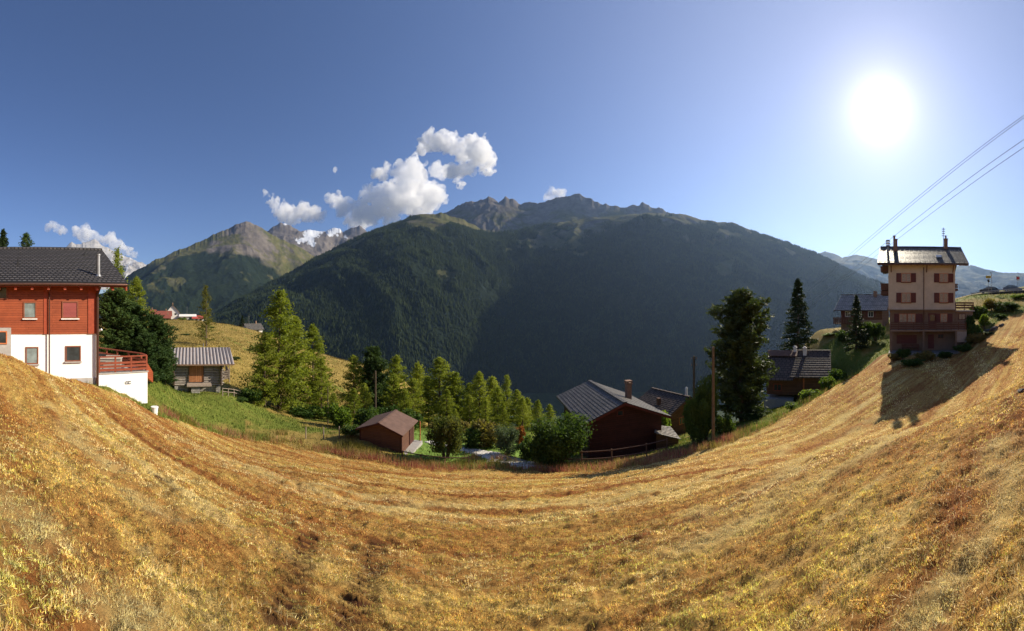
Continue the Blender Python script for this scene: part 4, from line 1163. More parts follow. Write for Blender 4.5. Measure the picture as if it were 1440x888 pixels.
# ---- 9. tower house
def tower():
    rho, pc = 45.0, 1296
    p = at(pc, H0, rho); zb = -7.2
    R = empty('tower_house', (p.x, p.y, zb), -az(pc)+math.radians(3.0), 'tall four storey cream and rose house with slab roof and brown shutters', 'house')
    Z = lambda q, r=rho: tt(q)*r-zb
    X = lambda q, r=rho: math.tan((q-pc)/F)*r
    xl, xr, D = X(1249.5), X(1343.5), 10.4
    zband, ze, zr = Z(435.5), Z(371.5, 44), .172*50.0-zb
    lo = MB().box(xl+.15, xr, .12, D, 0, zband-.002); lo.build('lower_wall', M['pink'], R)
    MB().box(xl, xr, 0, D, zband, ze).prism([(xl, 0, ze), (xl, D, ze), (xl, D/2, zr-.25)], (xr-xl, 0, 0)).build('wall', M['cream'], R)
    ov = 1.0; sl = (zr-ze)/(D/2+ov)
    x0, x1 = X(1233.5, 44), X(1362.5, 44)
    rf = MB()
    rf.slab((x0, -ov, ze+.16), (x1, -ov, ze+.16), (x1, D/2, zr+.16), (x0, D/2, zr+.16), .16)
    rf.slab((x0, D/2, zr+.16), (x1, D/2, zr+.16), (x1, D+ov, ze+.16), (x0, D+ov, ze+.16), .16)
    roof = rf.build('roof', M['slate'], R)
    cs = MB(); n = 13; wd = D/2+ov
    for k in range(n):
        y0 = -ov+wd*k/n; y1 = -ov+wd*(k+1)/n
        z0 = ze+.16+sl*(y0+ov); z1 = ze+.16+sl*(y1+ov)
        cs.slab((x0-.01, y0-.015, z0+.05), (x1+.01, y0-.015, z0+.05), (x1+.01, y1, z1+.012), (x0-.01, y1, z1+.012), .035)
    cs.build('slab_courses', M['slate'], roof)
    sm_ = MB(); x = x0+.3
    while x < x1: sm_.bar((x, -ov, ze+.23), (x, D/2, zr+.21), .05, .05); x += .62
    sm_.build('roof_seam', M['black'], roof)
    MB().bar((x0, D/2, zr+.2), (x1, D/2, zr+.2), .4, .08).build('ridge_cap', M['slate'], roof)
    MB().box(x0+.02, x1-.02, -ov+.02, -ov+.08, ze-.12, ze+.0).build('fascia', M['eave_wood'], R)
    for k in range(15):
        xx = x0+.35+k*(x1-x0-.7)/14
        MB().slab((xx-.07, -ov+.1, ze-.01), (xx+.07, -ov+.1, ze-.01), (xx+.07, -.005, ze-.01+sl*(ov-.1)), (xx-.07, -.005, ze-.01+sl*(ov-.1)), .15).build('rafter', M['eave_wood'], R)
    for xx in (xl+.35, X(1303), xr-.3):
        MB().bar((xx, -.005, ze-.9), (xx, -.75, ze-.12), .12).build('eave_brace', M['eave_wood'], R)
    MB().box(x0+.3, xl-.02, .3, 2.2, ze-.75, ze-.12).build('eave_box', M['eave_wood'], R)
    # windows: three upper rows
    for (a, b, s0, s1) in ((1267.5, 1281, 1260.5, 1287.5), (1321, 1333.5, 1313.5, 1341.5)):
        for (q0, q1) in ((384.5, 397.3), (412, 426)):
            window(R, X(a), X(b), Z(q1), Z(q0), 0, M['wood_orange'], M['curtain'], .06, shut=M['shutter'], shutw=X(a)-X(s0), sill=M['shutter'])
    q0, q1 = 441.5, 454.5
    for a, b in ((1264.5, 1275.3), (1276.3, 1287.4)):
        window(R, X(a), X(b), Z(q1), Z(q0), .12, M['wood_orange'], M['curtain'], .06)
    for a, b in ((1257.5, 1264), (1288, 1297.5)):
        MB().box(X(a), X(b), .04, .118, Z(q1), Z(q0)).build('shutter', M['shutter'], R)
    dr = MB().box(X(1305.5), X(1316.8), .05, .118, Z(463.5), Z(441)).build('door', M['shutter'], R)
    MB().box(X(1308), X(1314.5), .035, .049, Z(452), Z(443)).build('door_pane', M['glass'], dr)
    window(R, X(1322.5), X(1332.5), Z(q1), Z(q0), .12, M['wood_orange'], M['curtain'], .06, shut=M['shutter'], shutw=.66)
    # ground floor
    window(R, X(1266.5), X(1283.5), Z(483.5), Z(471.5), .12, M['shutter'], M['shutter'], .07, shut=M['shutter'], shutw=.5, label='window closed by brown shutters')
    MB().box(X(1305), X(1313.5), .05, .118, Z(490.5), Z(471)).build('door', M['shutter'], R)
    window(R, X(1319), X(1327), Z(476.5), Z(470.5), .12, M['shutter'], M['glass'], .06)
    MB().box(xl+.15, xr+.1, -.35, .1, zband-.1, zband-.004).build('string_course', M['pink_pale'], R)
    # balcony along the third floor
    by = -1.5
    MB().box(X(1253), X(1357), by, .115, Z(465.5), Z(463.4)).build('balcony_floor', M['pink_pale'], R)
    br_ = MB(); xx0, xx1 = X(1253.5), X(1356)
    for k in range(11):
        xx = xx0+(xx1-xx0)*k/10; br_.bar((xx, by+.06, Z(463.3)), (xx, by+.06, Z(453.2)), .09)
    for q in (461.3, 458.6, 455.9): br_.bar((xx0, by+.02, Z(q)), (xx1, by+.02, Z(q)), .04, .16)
    br_.bar((xx0-.05, by+.06, Z(453)), (xx1+.05, by+.06, Z(453)), .13, .07)
    br_.build('balcony_railing', M['eave_wood'], R)
    for q in (1253.8, 1298, 1342.5):
        MB().box(X(q)-.12, X(q)+.12, by+.02, by+.26, 0, Z(465.6)).build('balcony_post', M['pink'], R)
    MB().box(X(1343.8), X(1357), by+.1, by+.18, Z(480.5), Z(466)).build('grey_panel', M['metal_grey'], R)
    # annex at the right
    MB().box(xr+.03, X(1371), 1.0, 6.5, 0, Z(438.5)).build('annex_wall', M['pink_pale'], R)
    MB().box(xr+.03, X(1373), .7, 6.7, Z(438.4), Z(436.6)).build('annex_roof', M['plinth'], R)
    ar = MB()
    for q in (1345.5, 1358, 1371): ar.bar((X(q), .85, Z(436.5)), (X(q), .85, Z(425.5)), .1)
    for q in (426, 429.5, 433): ar.bar((X(1344.5), .85, Z(q)), (X(1372), .85, Z(q)), .06, .2)
    ar.build('annex_railing', M['eave_wood'], R)
    window(R, X(1350), X(1360), Z(450.5), Z(441.5), 1.0, M['shutter'], M['curtain'], .07)
    # side balconies seen edge on
    for q0, q1 in ((398, 407.5), (408.5, 414.5)):
        MB().box(xl-1.0, xl-.01, 1.0, 5, Z(q1), Z(q0)).build('side_balcony', M['eave_wood'], R)
    sb = MB()
    for q0, q1 in ((398, 400), (401.5, 403.5), (405, 408)): sb.box(xr+.01, xr+.6, 1.5, 5, Z(q1), Z(q0))
    sb.build('side_balcony', M['eave_wood'], R)
    # rainwater pipe
    MB().tube((X(1299), -.09, 0), (X(1299), -.09, ze-.3), .05, n=8).build('downpipe', M['metal_brown'], R)
    # chimneys, antenna, skylight
    def rz(y): return ze+.2+sl*(y+ov)
    c = MB().tube((X(1250, 47.5), 3.0, rz(3)-.1), (X(1250, 47.5), 3.0, rz(3)+.75), .16, n=9)
    for k in range(3): c.tube((X(1250, 47.5), 3.0, rz(3)+.7+k*.34), (X(1250, 47.5), 3.0, rz(3)+.9+k*.34), .34, .26, n=9)
    c.build('chimney', M['metal_grey'], R)
    for q, hh in ((1259.2, 2.0), (1262.2, 1.55)):
        MB().box(X(q, 48)-.14, X(q, 48)+.14, 3.2, 3.5, rz(3.3)-.1, rz(3.3)+hh).box(X(q, 48)-.18, X(q, 48)+.18, 3.16, 3.54, rz(3.3)+hh+.002, rz(3.3)+hh+.1).build('chimney', M['chim_brown'], R)
    xc = X(1333, 49); MB().box(xc-.25, xc+.25, 4.3, 4.8, rz(4.4)-.2, rz(4.4)+1.35).box(xc-.3, xc+.3, 4.25, 4.85, rz(4.4)+1.352, rz(4.4)+1.45).tube((xc, 4.5, rz(4.4)+1.45), (xc, 4.5, rz(4.4)+1.9), .12, n=8).build('chimney', M['chim_brown'], R)
    a = MB(); xa = X(1330, 49.5); za = zr+.1
    a.tube((xa, D/2, za), (xa, D/2, za+2.9), .04, n=6)
    for k in range(4): a.bar((xa-.22, D/2, za+1.7+k*.32), (xa+.22, D/2, za+1.7+k*.32), .05, .1)
    a.build('antenna', M['metal_grey'], R)
    xs = X(1321, 46); MB().slab((xs-.4, .6, rz(.6)+.16), (xs+.4, .6, rz(.6)+.16), (xs+.35, 1.5, rz(1.5)+.12), (xs-.35, 1.5, rz(1.5)+.12), .25).build('skylight', M['glass'], R)
    # paved sitting place in front of the ground floor with a low stone wall
    MB().box(xl+.1, xr+.3, -2.6, .1, 0, Z(491.5)-.15).build('forecourt', M['stone'], R)
    bn = MB().box(0, 2.2, -.25, .2, .38, .45)
    for x in (.1, 2.0): bn.box(x, x+.1, -.2, .15, 0, .38)
    bn.box(0, 2.2, .2, .25, .5, .85)
    o = bn.build('bench', M['eave_wood']); o.location = R.matrix_basis @ Vector((X(1268), -.35, Z(491.5)-.15)); o.rotation_euler[2] = R.rotation_euler[2]
    tag(o, 'brown bench under the shuttered ground floor window of the tower house', 'bench')
    st = MB()
    for k in range(5): st.box(xr+.4+.0, xr+1.6, -1.2+k*.4, -.8+k*.4, 0, 1.6+k*.2)
    st.build('stone_steps', M['stone'], R)
tower()

# ---- village on the hill
def small_house(name, label, px, rho, w, D, ze, zr, wall, roofm, yaw=0, gable=False, dz=0, chim=True):
    g = gpx(px, rho); zb = g.z-.8+dz
    R = empty(name, (g.x, g.y, zb), -az(px)+yaw+(math.pi/2 if gable else 0), label, 'house', 'village houses on the golden hill')
    MB().prism([(-w/2, -D/2, 0), (-w/2, D/2, 0), (-w/2, D/2, ze), (-w/2, 0, zr-.2), (-w/2, -D/2, ze)], (w, 0, 0)).build('wall', wall, R)
    sl = (zr-ze)/(D/2); o = .8; rf = MB()
    rf.slab((-w/2-o, -D/2-o, ze-sl*o), (w/2+o, -D/2-o, ze-sl*o), (w/2+o, 0, zr), (-w/2-o, 0, zr), .25)
    rf.slab((-w/2-o, 0, zr), (w/2+o, 0, zr), (w/2+o, D/2+o, ze-sl*o), (-w/2-o, D/2+o, ze-sl*o), .25)
    roof = rf.build('roof', roofm, R)
    if chim: MB().box(w*.2, w*.2+.7, -.35, .35, zr-.6, zr+1.3).build('chimney', M['chim_brown'], R)
    for x in (-w*.28, w*.1):
        if gable: 
            f = MB().box(-w/2-.08, -w/2-.003, x, x+1.2, ze-2.0, ze-.8)
        else: f = MB().box(x, x+1.3, -D/2-.08, -D/2-.003, ze-2.1, ze-.9)
        f.build('window', M['glass'], R)
    return R
small_house('village_house', 'red roofed village house at the left end, behind the pines', 210, 235, 8, 8, 5, 8.5, M['pink_pale'], M['roof_red'])
small_house('village_house', 'long low brown roofed village house left of the gabled one', 228, 225, 11, 7, 4.4, 7, M['wood_brown'], M['roof_red'])
small_house('village_house', 'tall gabled village house with grey front in the middle of the hamlet', 243, 232, 8.5, 8.5, 6.5, 11.2, M['chim_white'], M['slate_brown'], gable=True)
small_house('village_house', 'long low village building with a pale flat roof', 264, 228, 9.5, 6, 4, 5, M['chim_white'], M['chim_white'], chim=False)
small_house('village_house', 'low village building with a bright red roof at the right end', 279, 226, 6.5, 6, 3.6, 5, M['chim_white'], M['roof_brightred'], chim=False)
small_house('village_house', 'rust roofed village hut lowest in front of the gabled house', 233, 218, 5, 5, 2.8, 4.4, M['pink_pale'], M['roof_red'])
small_house('farmhouse', 'grey roofed white farmhouse on the hill crest left of the big larches', 355, 192, 9, 6, 2.6, 5.0, M['chim_white'], M['slate'], yaw=.5)
def mast(px, pt, rho, label):
    g = gpx(px, rho); h = tt(pt)*rho-g.z
    o = MB().tube((0,0,-.5), (0,0,h), .14, .08, 7).bar((-.8,0,h-.8), (.8,0,h-.8), .12).build('mast', M['metal_grey'])
    o.location = g; tag(o, label, 'mast')
mast(263, 431, 232, 'thin mast above the pale flat roof of the hamlet')
mast(350, 443, 195, 'thin mast beside the farmhouse on the hill crest')

# ------------------------------------------------------------------ poles and wires
def pole(px, pt, rho, r, label, arms=0, lean=(0,0), brace=False):
    g = gpx(px, rho); h = tt(pt)*rho-g.z
    R = empty('utility_pole', g, -az(px), label, 'pole')
    MB().tube((0,0,-.6), (lean[0],lean[1],h), r, r*.75, 10).build('shaft', M['pole_wood'], R)
    for k in range(arms):
        z = h-.35-k*.75
        MB().tube((-.28, 0, z), (.28, 0, z), .03, n=6).build('cross_arm', M['black'], R)
        for s in (-.28, .28): MB().tube((s, 0, z), (s, 0, z+.22), .05, .035, n=7).build('insulator', M['chim_brown'], R)
    if brace: MB().tube((-.9,-.2,-.7), (lean[0]*.4-.05,0,h*.38), r*.75, r*.6, 8).build('brace', M['pole_wood'], R)
    return R
pole(1003, 488, 22.5, .115, 'tall bare wooden pole at the meadow edge beside the stone pine')
pole(976, 501, 40, .17, 'thinner wooden pole with small cross arms behind the near pole', 2)
pole(528, 522, 41, .13, 'bare wooden pole rising behind the red shed roof')
pole(461, 546, 42, .07, 'thin grey pole at the right end of the big larch clump')

def wires():
    specs = [((1440,161),(1132,410),'upper of the close pair of power cables, highest'),((1440,164.5),(1134,413),'lower of the close pair of power cables'),
             ((1440,195),(1140,424),'third power cable down, upper of the wide pair'),((1440,206),(1142,428),'lowest power cable crossing behind the tower roof')]
    for (p0, p1, lab) in specs:
        a0, t0, a1, t1 = az(p0[0]), tt(p0[1]), az(p1[0]), tt(p1[1])
        M2 = np.array([[math.cos(a0), math.sin(a0)], [math.cos(a1), math.sin(a1)]]); pc = np.linalg.solve(M2, [t0, t1])
        A = Vector((60*math.sin(1.62), 60*math.cos(1.62), 0)); B = Vector((300*math.sin(a1-.03), 300*math.cos(a1-.03), 0))
        pts = []
        for k in range(61):
            q = A.lerp(B, k/60); q.z = pc[0]*q.y + pc[1]*q.x - .9*(1-(2*k/60-1)**2)
            pts.append(q)
        mb = MB()
        for a, b in zip(pts[:-1], pts[1:]): mb.tube(a, b, .05, n=5)
        o = mb.build('power_cable', M['wire']); tag(o, lab, 'cable', 'power cables over the tower house')
wires()

# ------------------------------------------------------------------ road, cars, signs
def road():
    pts = [(1345,84),(1370,82),(1400,80),(1440,80),(1480,82),(1540,84)]
    L = []
    for (px, r) in pts:
        for d in (-2.6, 2.6):
            x, y = xy(px, r+d); L.append((x, y, d))
    zs = [gz(*xy(px, r)) + .35 for px, r in pts]
    mb = MB(); kb = MB()
    for k in range(len(pts)-1):
        a, b, c, d = L[2*k], L[2*k+2], L[2*k+3], L[2*k+1]
        z0, z1 = zs[k], zs[k+1]
        mb.slab((a[0],a[1],z0), (b[0],b[1],z1), (c[0],c[1],z1), (d[0],d[1],z0), .8)
        kb.bar((a[0],a[1],z0+.06), (b[0],b[1],z1+.06), .22, .13)
    o = mb.build('road', M['asphalt']); tag(o, kind='structure')
    o = kb.build('kerb', M['plinth']); tag(o, kind='structure')
    return zs
rz_ = road()
def road_z(px): return float(np.interp(px, [1345,1370,1400,1440,1480,1540], rz_))
def car(px, rho, paint, label, rz=0):
    x, y = xy(px, rho)
    R = empty('parked_car', (x, y, road_z(px)), -az(px)+rz, label, 'car', 'cars parked on the upper road')
    prof = [(-2.15,.28),(-2.2,.62),(-2.05,.82),(-1.25,.95),(-.55,1.42),(.1,1.5),(1.1,1.46),(1.75,1.12),(2.1,1.0),(2.18,.62),(2.12,.28)]
    body = MB()
    n = len(prof)
    for w, inset in (((-.85, .85), 0),):
        lo = [(p[0], -.85 if p[1] < 1.0 else -.68, p[1]) for p in prof]; hi = [(p[0], .85 if p[1] < 1.0 else .68, p[1]) for p in prof]
        body.add(lo+hi, [tuple(range(n-1,-1,-1)), tuple(range(n, 2*n))] + [(i, (i+1) % n, n+(i+1) % n, n+i) for i in range(n)])
    body.build('body', paint, R)
    gl = MB()
    for s in (-1, 1):
        P = [(-1.12,s*.835,.98),(-.52,s*.715,1.38),(.08,s*.705,1.43),(1.02,s*.71,1.4),(1.55,s*.83,1.04)]
        gl.prism(P, (0, s*.02, 0))
    gl.add([(-1.24,-.72,.965),(-1.24,.72,.965),(-.57,.62,1.425),(-.57,-.62,1.425)], [(0,1,2,3)])
    gl.build('windows', M['glass_light'], R)
    for x_ in (-1.38, 1.35):
        for s in (-1, 1):
            w = MB().tube((x_, s*.66, .31), (x_, s*.87, .31), .31, n=16).build('wheel', M['black'], R)
            MB().tube((x_, s*.872, .31), (x_, s*.885, .31), .18, n=12).build('rim', M['metal_grey'], w)
    for s in (-.6, .6):
        MB().box(-2.215, -2.15, s-.17, s+.17, .62, .74).build('headlight', M['white_paint'], R)
        MB().box(2.13, 2.195, s-.15, s+.15, .75, .88).build('tail_light', M['red_paint'], R)
car(1391, 79.5, plain('dark_car_paint', (.04,.045,.05), .25, .1, 2, spec=.6), 'dark estate car parked on the road beside the yellow sign')
car(1424, 80.5, plain('grey_car_paint', (.16,.17,.18), .25, .1, 2, spec=.6), 'grey car parked lower, right of the dark estate car', math.pi)
def sign_post(name, px, pt, rho, label, build):
    x, y = xy(px, rho); z = gz(x, y); h = tt(pt)*rho - z
    R = empty(name, (x, y, z), -az(px), label, 'sign')
    MB().tube((0,0,-.4), (0,0,h), .05, n=8).build('post', M['metal_grey'], R)
    build(R, h)
def ysign(R, h):
    b = MB().box(-.52, .52, -.09, -.06, h-.55, h-.02).build('yellow_board', M['yellow'], R)
    MB().box(-.44, .44, -.1, -.091, h-.2, h-.14).box(-.44, .3, -.1, -.091, h-.4, h-.34).build('lettering', M['black'], b)
    MB().box(-.2, .22, -.09, -.06, h-1.35, h-.85).build('dark_plate', M['black'], R)
sign_post('road_sign', 1390, 388, 75.5, 'yellow board with a small dark plate below it on a post', ysign)
def lamp(R, h):
    MB().bar((0,0,h), (-.25,-.5,h+.08), .07).build('arm', M['metal_grey'], R)
    MB().box(-.38, -.14, -.95, -.4, h+.02, h+.14).build('lamp_head', M['metal_grey'], R)
x_, y_ = xy(1394.5, 75.8)
sign_post('street_lamp', 1394.5, 384, 75.8, 'thin grey lamp post just right of the yellow sign', lamp)
def rsign(R, h):
    b = MB().box(-.42, .42, -.09, -.06, h-.9, h-.02).build('white_board', M['white_paint'], R)
    MB().tube((0,-.1,h-.45), (0,-.091,h-.45), .3, n=20).build('red_disc', M['red_paint'], b)
sign_post('road_sign', 1431.5, 388.5, 75.5, 'white square board with a red disc on a post at the far right', rsign)
def guard_rail():
    mb = None
    P = [Vector((*xy(px, 77.0), road_z(px)-.1)) for px in (1366, 1385, 1405, 1425, 1445, 1470)]
    R = empty('guard_rail', P[0], 0, 'low grey guard rail along the upper road in front of the cars', 'guard rail')
    for a in P: MB().tube(a-P[0]-Vector((0,0,.5)), a-P[0]+Vector((0,0,.6)), .05, n=6).build('post', M['metal_grey'], R)
    r = MB()
    for a, b in zip(P[:-1], P[1:]): r.bar(a-P[0]+Vector((0,0,.5)), b-P[0]+Vector((0,0,.5)), .05, .2)
    r.build('beam', M['metal_grey'], R)
guard_rail()

# ------------------------------------------------------------------ path, boulder
def path():
    C = [(600,33),(617,32),(640,31),(655,30),(672,29),(690,28.2),(708,27.4),(728,26.7),(752,26.2),(775,26)]
    W = [.4,.5,.55,.6,.75,.95,1.1,1.1,.9,.4]
    cpx = np.interp(np.linspace(0, len(C)-1, 60), range(len(C)), [c[0] for c in C])
    cr = np.interp(np.linspace(0, len(C)-1, 60), range(len(C)), [c[1] for c in C])
    cw = np.interp(np.linspace(0, len(C)-1, 60), range(len(C)), W)
    P = np.array([xy(p, r) for p, r in zip(cpx, cr)])
    T = np.gradient(P, axis=0); T /= np.linalg.norm(T, axis=1)[:,None]; Nn = np.stack([-T[:,1], T[:,0]], 1)
    rows = []
    for k in range(-4, 5):
        w = cw*(k/4)*(1+.25*RNG.normal(size=60)*(abs(k) == 4))
        Q = P + Nn*w[:,None]
        z = ground_raw(Q[:,0], Q[:,1]) + ground_fine(Q[:,0], Q[:,1]) + (.09 if abs(k) < 4 else -.03)
        rows.append(np.column_stack([Q, z]))
    V = np.concatenate(rows); n = 60
    q = [(k*n+i, k*n+i+1, (k+1)*n+i+1, (k+1)*n+i) for k in range(8) for i in range(n-1)]
    me = np_mesh('path', V, np.array(q), 4); smooth(me)
    o = link_mesh('path', me, M['gravel']); tag(o, kind='structure')
path()
def lawn():
    pxs = np.linspace(570, 745, 40); rs = np.linspace(26.6, 41, 40)
    P, Rr = np.meshgrid(pxs, rs); a = (P-CX)/F
    x = (Rr*np.sin(a)).ravel(); y = (Rr*np.cos(a)).ravel()
    z = ground_raw(x, y) + ground_fine(x, y) + .035
    z[(P.ravel() < 572) | (P.ravel() > 743) | (Rr.ravel() < 26.8) | (Rr.ravel() > 40.8)] -= .12
    i, j = np.meshgrid(np.arange(39), np.arange(39), indexing='ij')
    q = np.stack([i*40+j, i*40+j+1, (i+1)*40+j+1, (i+1)*40+j], -1).reshape(-1,4)[:, ::-1]
    me = np_mesh('lawn', np.stack([x,y,z],1), q, 4); smooth(me)
    m, nt, N, L, b = new_mat('lawn_green'); v = coords(nt, plane='3d')
    L.new(ramp(nt, noise_node(nt, v, 2.5, 8, .75), [(.3, (.10,.19,.02)), (.55, (.17,.28,.035)), (.75, (.25,.31,.06))]), b.inputs['Base Color'])
    b.inputs['Roughness'].default_value = .95; bump(nt, noise_node(nt, v, 25, 5), .8, .05, b)
    o = link_mesh('lawn', me, m); tag(o, kind='structure')
lawn()
def boulder(px, rho, s, label):
    mb = bpy.data.meshes.new('boulder'); import bmesh
    bm = bmesh.new(); bmesh.ops.create_icosphere(bm, subdivisions=3, radius=1)
    for v in bm.verts:
        c = v.co; f = 1+.5*float(fbm(np.array([c.x*1.7+3]), np.array([c.y*1.7+c.z*2]), 3, 71)[0]); v.co = Vector((c.x*f*1.3, c.y*f, c.z*f*.7))
    bm.to_mesh(mb); bm.free(); o = link_mesh('boulder', mb, M['rock']); o.location = gpx(px, rho); o.scale = (s,s,s); tag(o, label, 'rock')
boulder(1435, 8.2, .11, 'dark stone lying in the mown grass at the right edge')
GS = 'stone heap beside the tower house'
for px, r, s, lab in [(1388,46.5,.45,'dark stone on the left of the heap right of the tower house'),(1398,46,.55,'largest dark stone of the heap right of the tower house'),(1408,46.5,.4,'small dark stone on the right of the heap')]:
    o = boulder(px, r, s, lab)

# ------------------------------------------------------------------ grass
def blades(name, n, rmin, rmax, amin, amax, length, width, pal, zsel, label, cat, tilt=.8, seed=1, lenr=.0, wr=.0, maxr=1e9, mown_kind=False):
    rng = np.random.default_rng(seed)
    a = amin + (amax-amin)*rng.random(n); r = rmin*(rmax/rmin)**rng.random(n)
    x, y = r*np.sin(a), r*np.cos(a)
    k = zsel(x, y, r, a, rng); x, y, r = x[k], y[k], r[k]; n = len(x)
    z = ground_raw(x, y) + ground_fine(x, y) + .006
    ph = rng.random(n)*6.283; tl = np.abs(rng.normal(size=n))*tilt
    L = (length*(.5+rng.random(n)) + lenr*r); w = width*(.6+.8*rng.random(n)) + wr*r
    d = np.stack([np.cos(ph)*np.sin(tl), np.sin(ph)*np.sin(tl), np.maximum(np.cos(tl), .12)], 1)
    s = np.stack([-np.sin(ph), np.cos(ph), np.zeros(n)], 1)
    mixr = rng.random(n)[:,None]; s = s*mixr + (np.stack([np.cos(a[k]), -np.sin(a[k]), np.zeros(n)], 1))*(1-mixr)
    b = np.stack([x, y, z], 1)
    V = np.stack([b-s*w[:,None], b+s*w[:,None], b+d*L[:,None]*.6+s*w[:,None]*.7+np.array([0,0,.0]), b+d*L[:,None]+np.array([0,0,-.25])*(L*np.sin(tl)*.5)[:,None]], 1).reshape(-1,3)
    me = np_mesh(name, V, np.arange(n*4).reshape(-1,4), 4)
    pal = np.array(pal); 
    vv = -ground_raw(x, y)/SLOPE if mown_kind else y
    row = fbm(x*.02, vv*1.05, 3, 41)*1.9*sstep(3, 9, r) + fbm(x*.5, y*.5, 3, 43)*.42 + fbm(x*2.2, y*2.6, 2, 44)*.5
    ci = np.clip((row+.5+rng.normal(size=n)*.22)*len(pal), 0, len(pal)-1).astype(int)
    tuft = np.clip(1.06 + .8*fbm(x*3.1, y*3.6, 3, 45) + 1.2*fbm(x*12, y*13, 2, 47) + 1.9*fbm(x*27, y*29, 1, 48)*(r < 9), .28, 1.75)
    c = pal[ci]*((.72+.75*rng.random(n))*(tuft if mown_kind else 1))[:,None]
    if mown_kind:
        gp = sstep(.12, .34, fbm(x*.45, y*.8, 3, 49))[:,None]*.5; c = c*(1-gp) + c*np.array([[.86,1.12,.75]])*gp
        rm = rows_mask(x, y)[:,None]*.85; c = c*(1-rm) + np.array([[.76,.66,.34]])*rm
        c = c*(1-.82*track_mask(x, y))[:,None]
    if name == 'meadow_grass':
        lw = ((a[k]*F+CX > 575) & (a[k]*F+CX < 800) & (r < 46))[:,None]; c = np.where(lw, c*np.array([[1.0,1.35,1.1]]), c)
    if name == 'tall_grass':
        gb = sstep(1015, 1060, a[k]*F+CX)[:,None]*(rng.random(n) < .75)[:,None]; c = c*(1-gb) + np.array([[.19,.25,.04]])*(.6+.8*rng.random(n))[:,None]*gb
    c = np.concatenate([c, np.ones((n,1))], 1)
    col = np.repeat(c, 4, 0).astype(np.float32)
    me.color_attributes.new('tint', 'FLOAT_COLOR', 'POINT').data.foreach_set('color', col.ravel())
    m, nt, N, L_, bs = new_mat(name+'_blades')
    ac = N.new('ShaderNodeVertexColor'); ac.layer_name = 'tint'
    L_.new(ac.outputs[0], bs.inputs['Base Color']); bs.inputs['Roughness'].default_value = .6; bs.inputs['Specular IOR Level'].default_value = .25
    t = N.new('ShaderNodeBsdfTranslucent'); L_.new(ac.outputs[0], t.inputs['Color'])
    mx = N.new('ShaderNodeMixShader'); mx.inputs[0].default_value = .3
    L_.new(bs.outputs[0], mx.inputs[1]); L_.new(t.outputs[0], mx.inputs[2]); L_.new(mx.outputs[0], N['Material Output'].inputs['Surface'])
    o = link_mesh(name, me, m); tag(o, label, cat, kind='stuff')
    return o
def sel_mown(x, y, r, a, rng):
    mw, gr, fo = zones(x, y); cl = fbm(x*1.3, y*1.3, 3, 61)
    tk = track_mask(x, y); gap = fbm(x*8, y*9, 2, 53)
    return (mw > .5) & (rng.random(len(x)) < .66+cl*.7+gap*1.5*(r < 14)) & (tk < .35)
MOW = [(.25,.085,.026),(.44,.225,.06),(.60,.385,.10),(.68,.50,.14),(.48,.47,.08),(.73,.57,.20),(.82,.69,.34)]
blades('mown_grass', 950000, 1.6, 40, -1.6, 1.6, .020, .0010, MOW, sel_mown, 'golden brown mown hay stubble covering the near meadow', 'grass', 1.4, 1, .0027, .00052, mown_kind=True)
def sel_hay(x, y, r, a, rng):
    mw, gr, fo = zones(x, y); return (mw > .6) & (rng.random(len(x)) < .2+fbm(x*.8, y*1.6, 3, 63)*1.6)
blades('hay_strands', 50000, 1.8, 30, -1.6, 1.6, .06, .0012, [(.62,.47,.22),(.72,.58,.30),(.6,.5,.2)], sel_hay, 'loose pale hay strands lying on the mown meadow', 'hay', 1.5, 2, .003, .0005)
def sel_green(x, y, r, a, rng):
    mw, gr, fo = zones(x, y); return (mw < .5) & (fo < .3) & (rng.random(len(x)) < .25+gr*.7)
blades('meadow_grass', 160000, 18, 75, -1.35, 1.55, .10, .006, [(.08,.115,.016),(.125,.16,.025),(.18,.195,.035),(.27,.23,.06)], sel_green, 'short green grass around the barn, shed and houses', 'grass', .6, 3, .003, .0006)
def sel_tall(x, y, r, a, rng):
    e = edge_rho(a); n = fbm(x*.5, y*.5, 3, 65); px = a*F+CX
    d = r-e
    gate = np.interp(px, [225, 330, 500, 590, 660, 760, 1010, 1200, 1210], [.1, .6, 1, .8, .35, .7, .8, .7, 0])
    return (d > -.3+n*1.2) & (d < np.where(px < 1010, 2.6, 2.2)+n*2.5) & (rng.random(len(x)) < gate*(.6+n))
blades('tall_grass', 420000, 20, 46, -1.0, .98, .42, .006, [(.20,.18,.035),(.30,.25,.06),(.40,.31,.09),(.48,.35,.13),(.46,.27,.15),(.36,.13,.09)], sel_tall, 'tall dry seeding grass along the lower edge of the mown meadow', 'grass', .35, 4, .0, .0003)
def sel_hill(x, y, r, a, rng):
    mw, gr, fo = zones(x, y); return (mw < .5) & (fo < .3) & (rng.random(len(x)) < .5)
blades('hill_grass', 90000, 55, 260, -1.2, -.3, .25, .02, [(.17,.14,.035),(.26,.19,.055),(.34,.25,.08)], sel_hill, 'golden dry grass on the hill below the hamlet', 'grass', .5, 5, .0012, .0005)

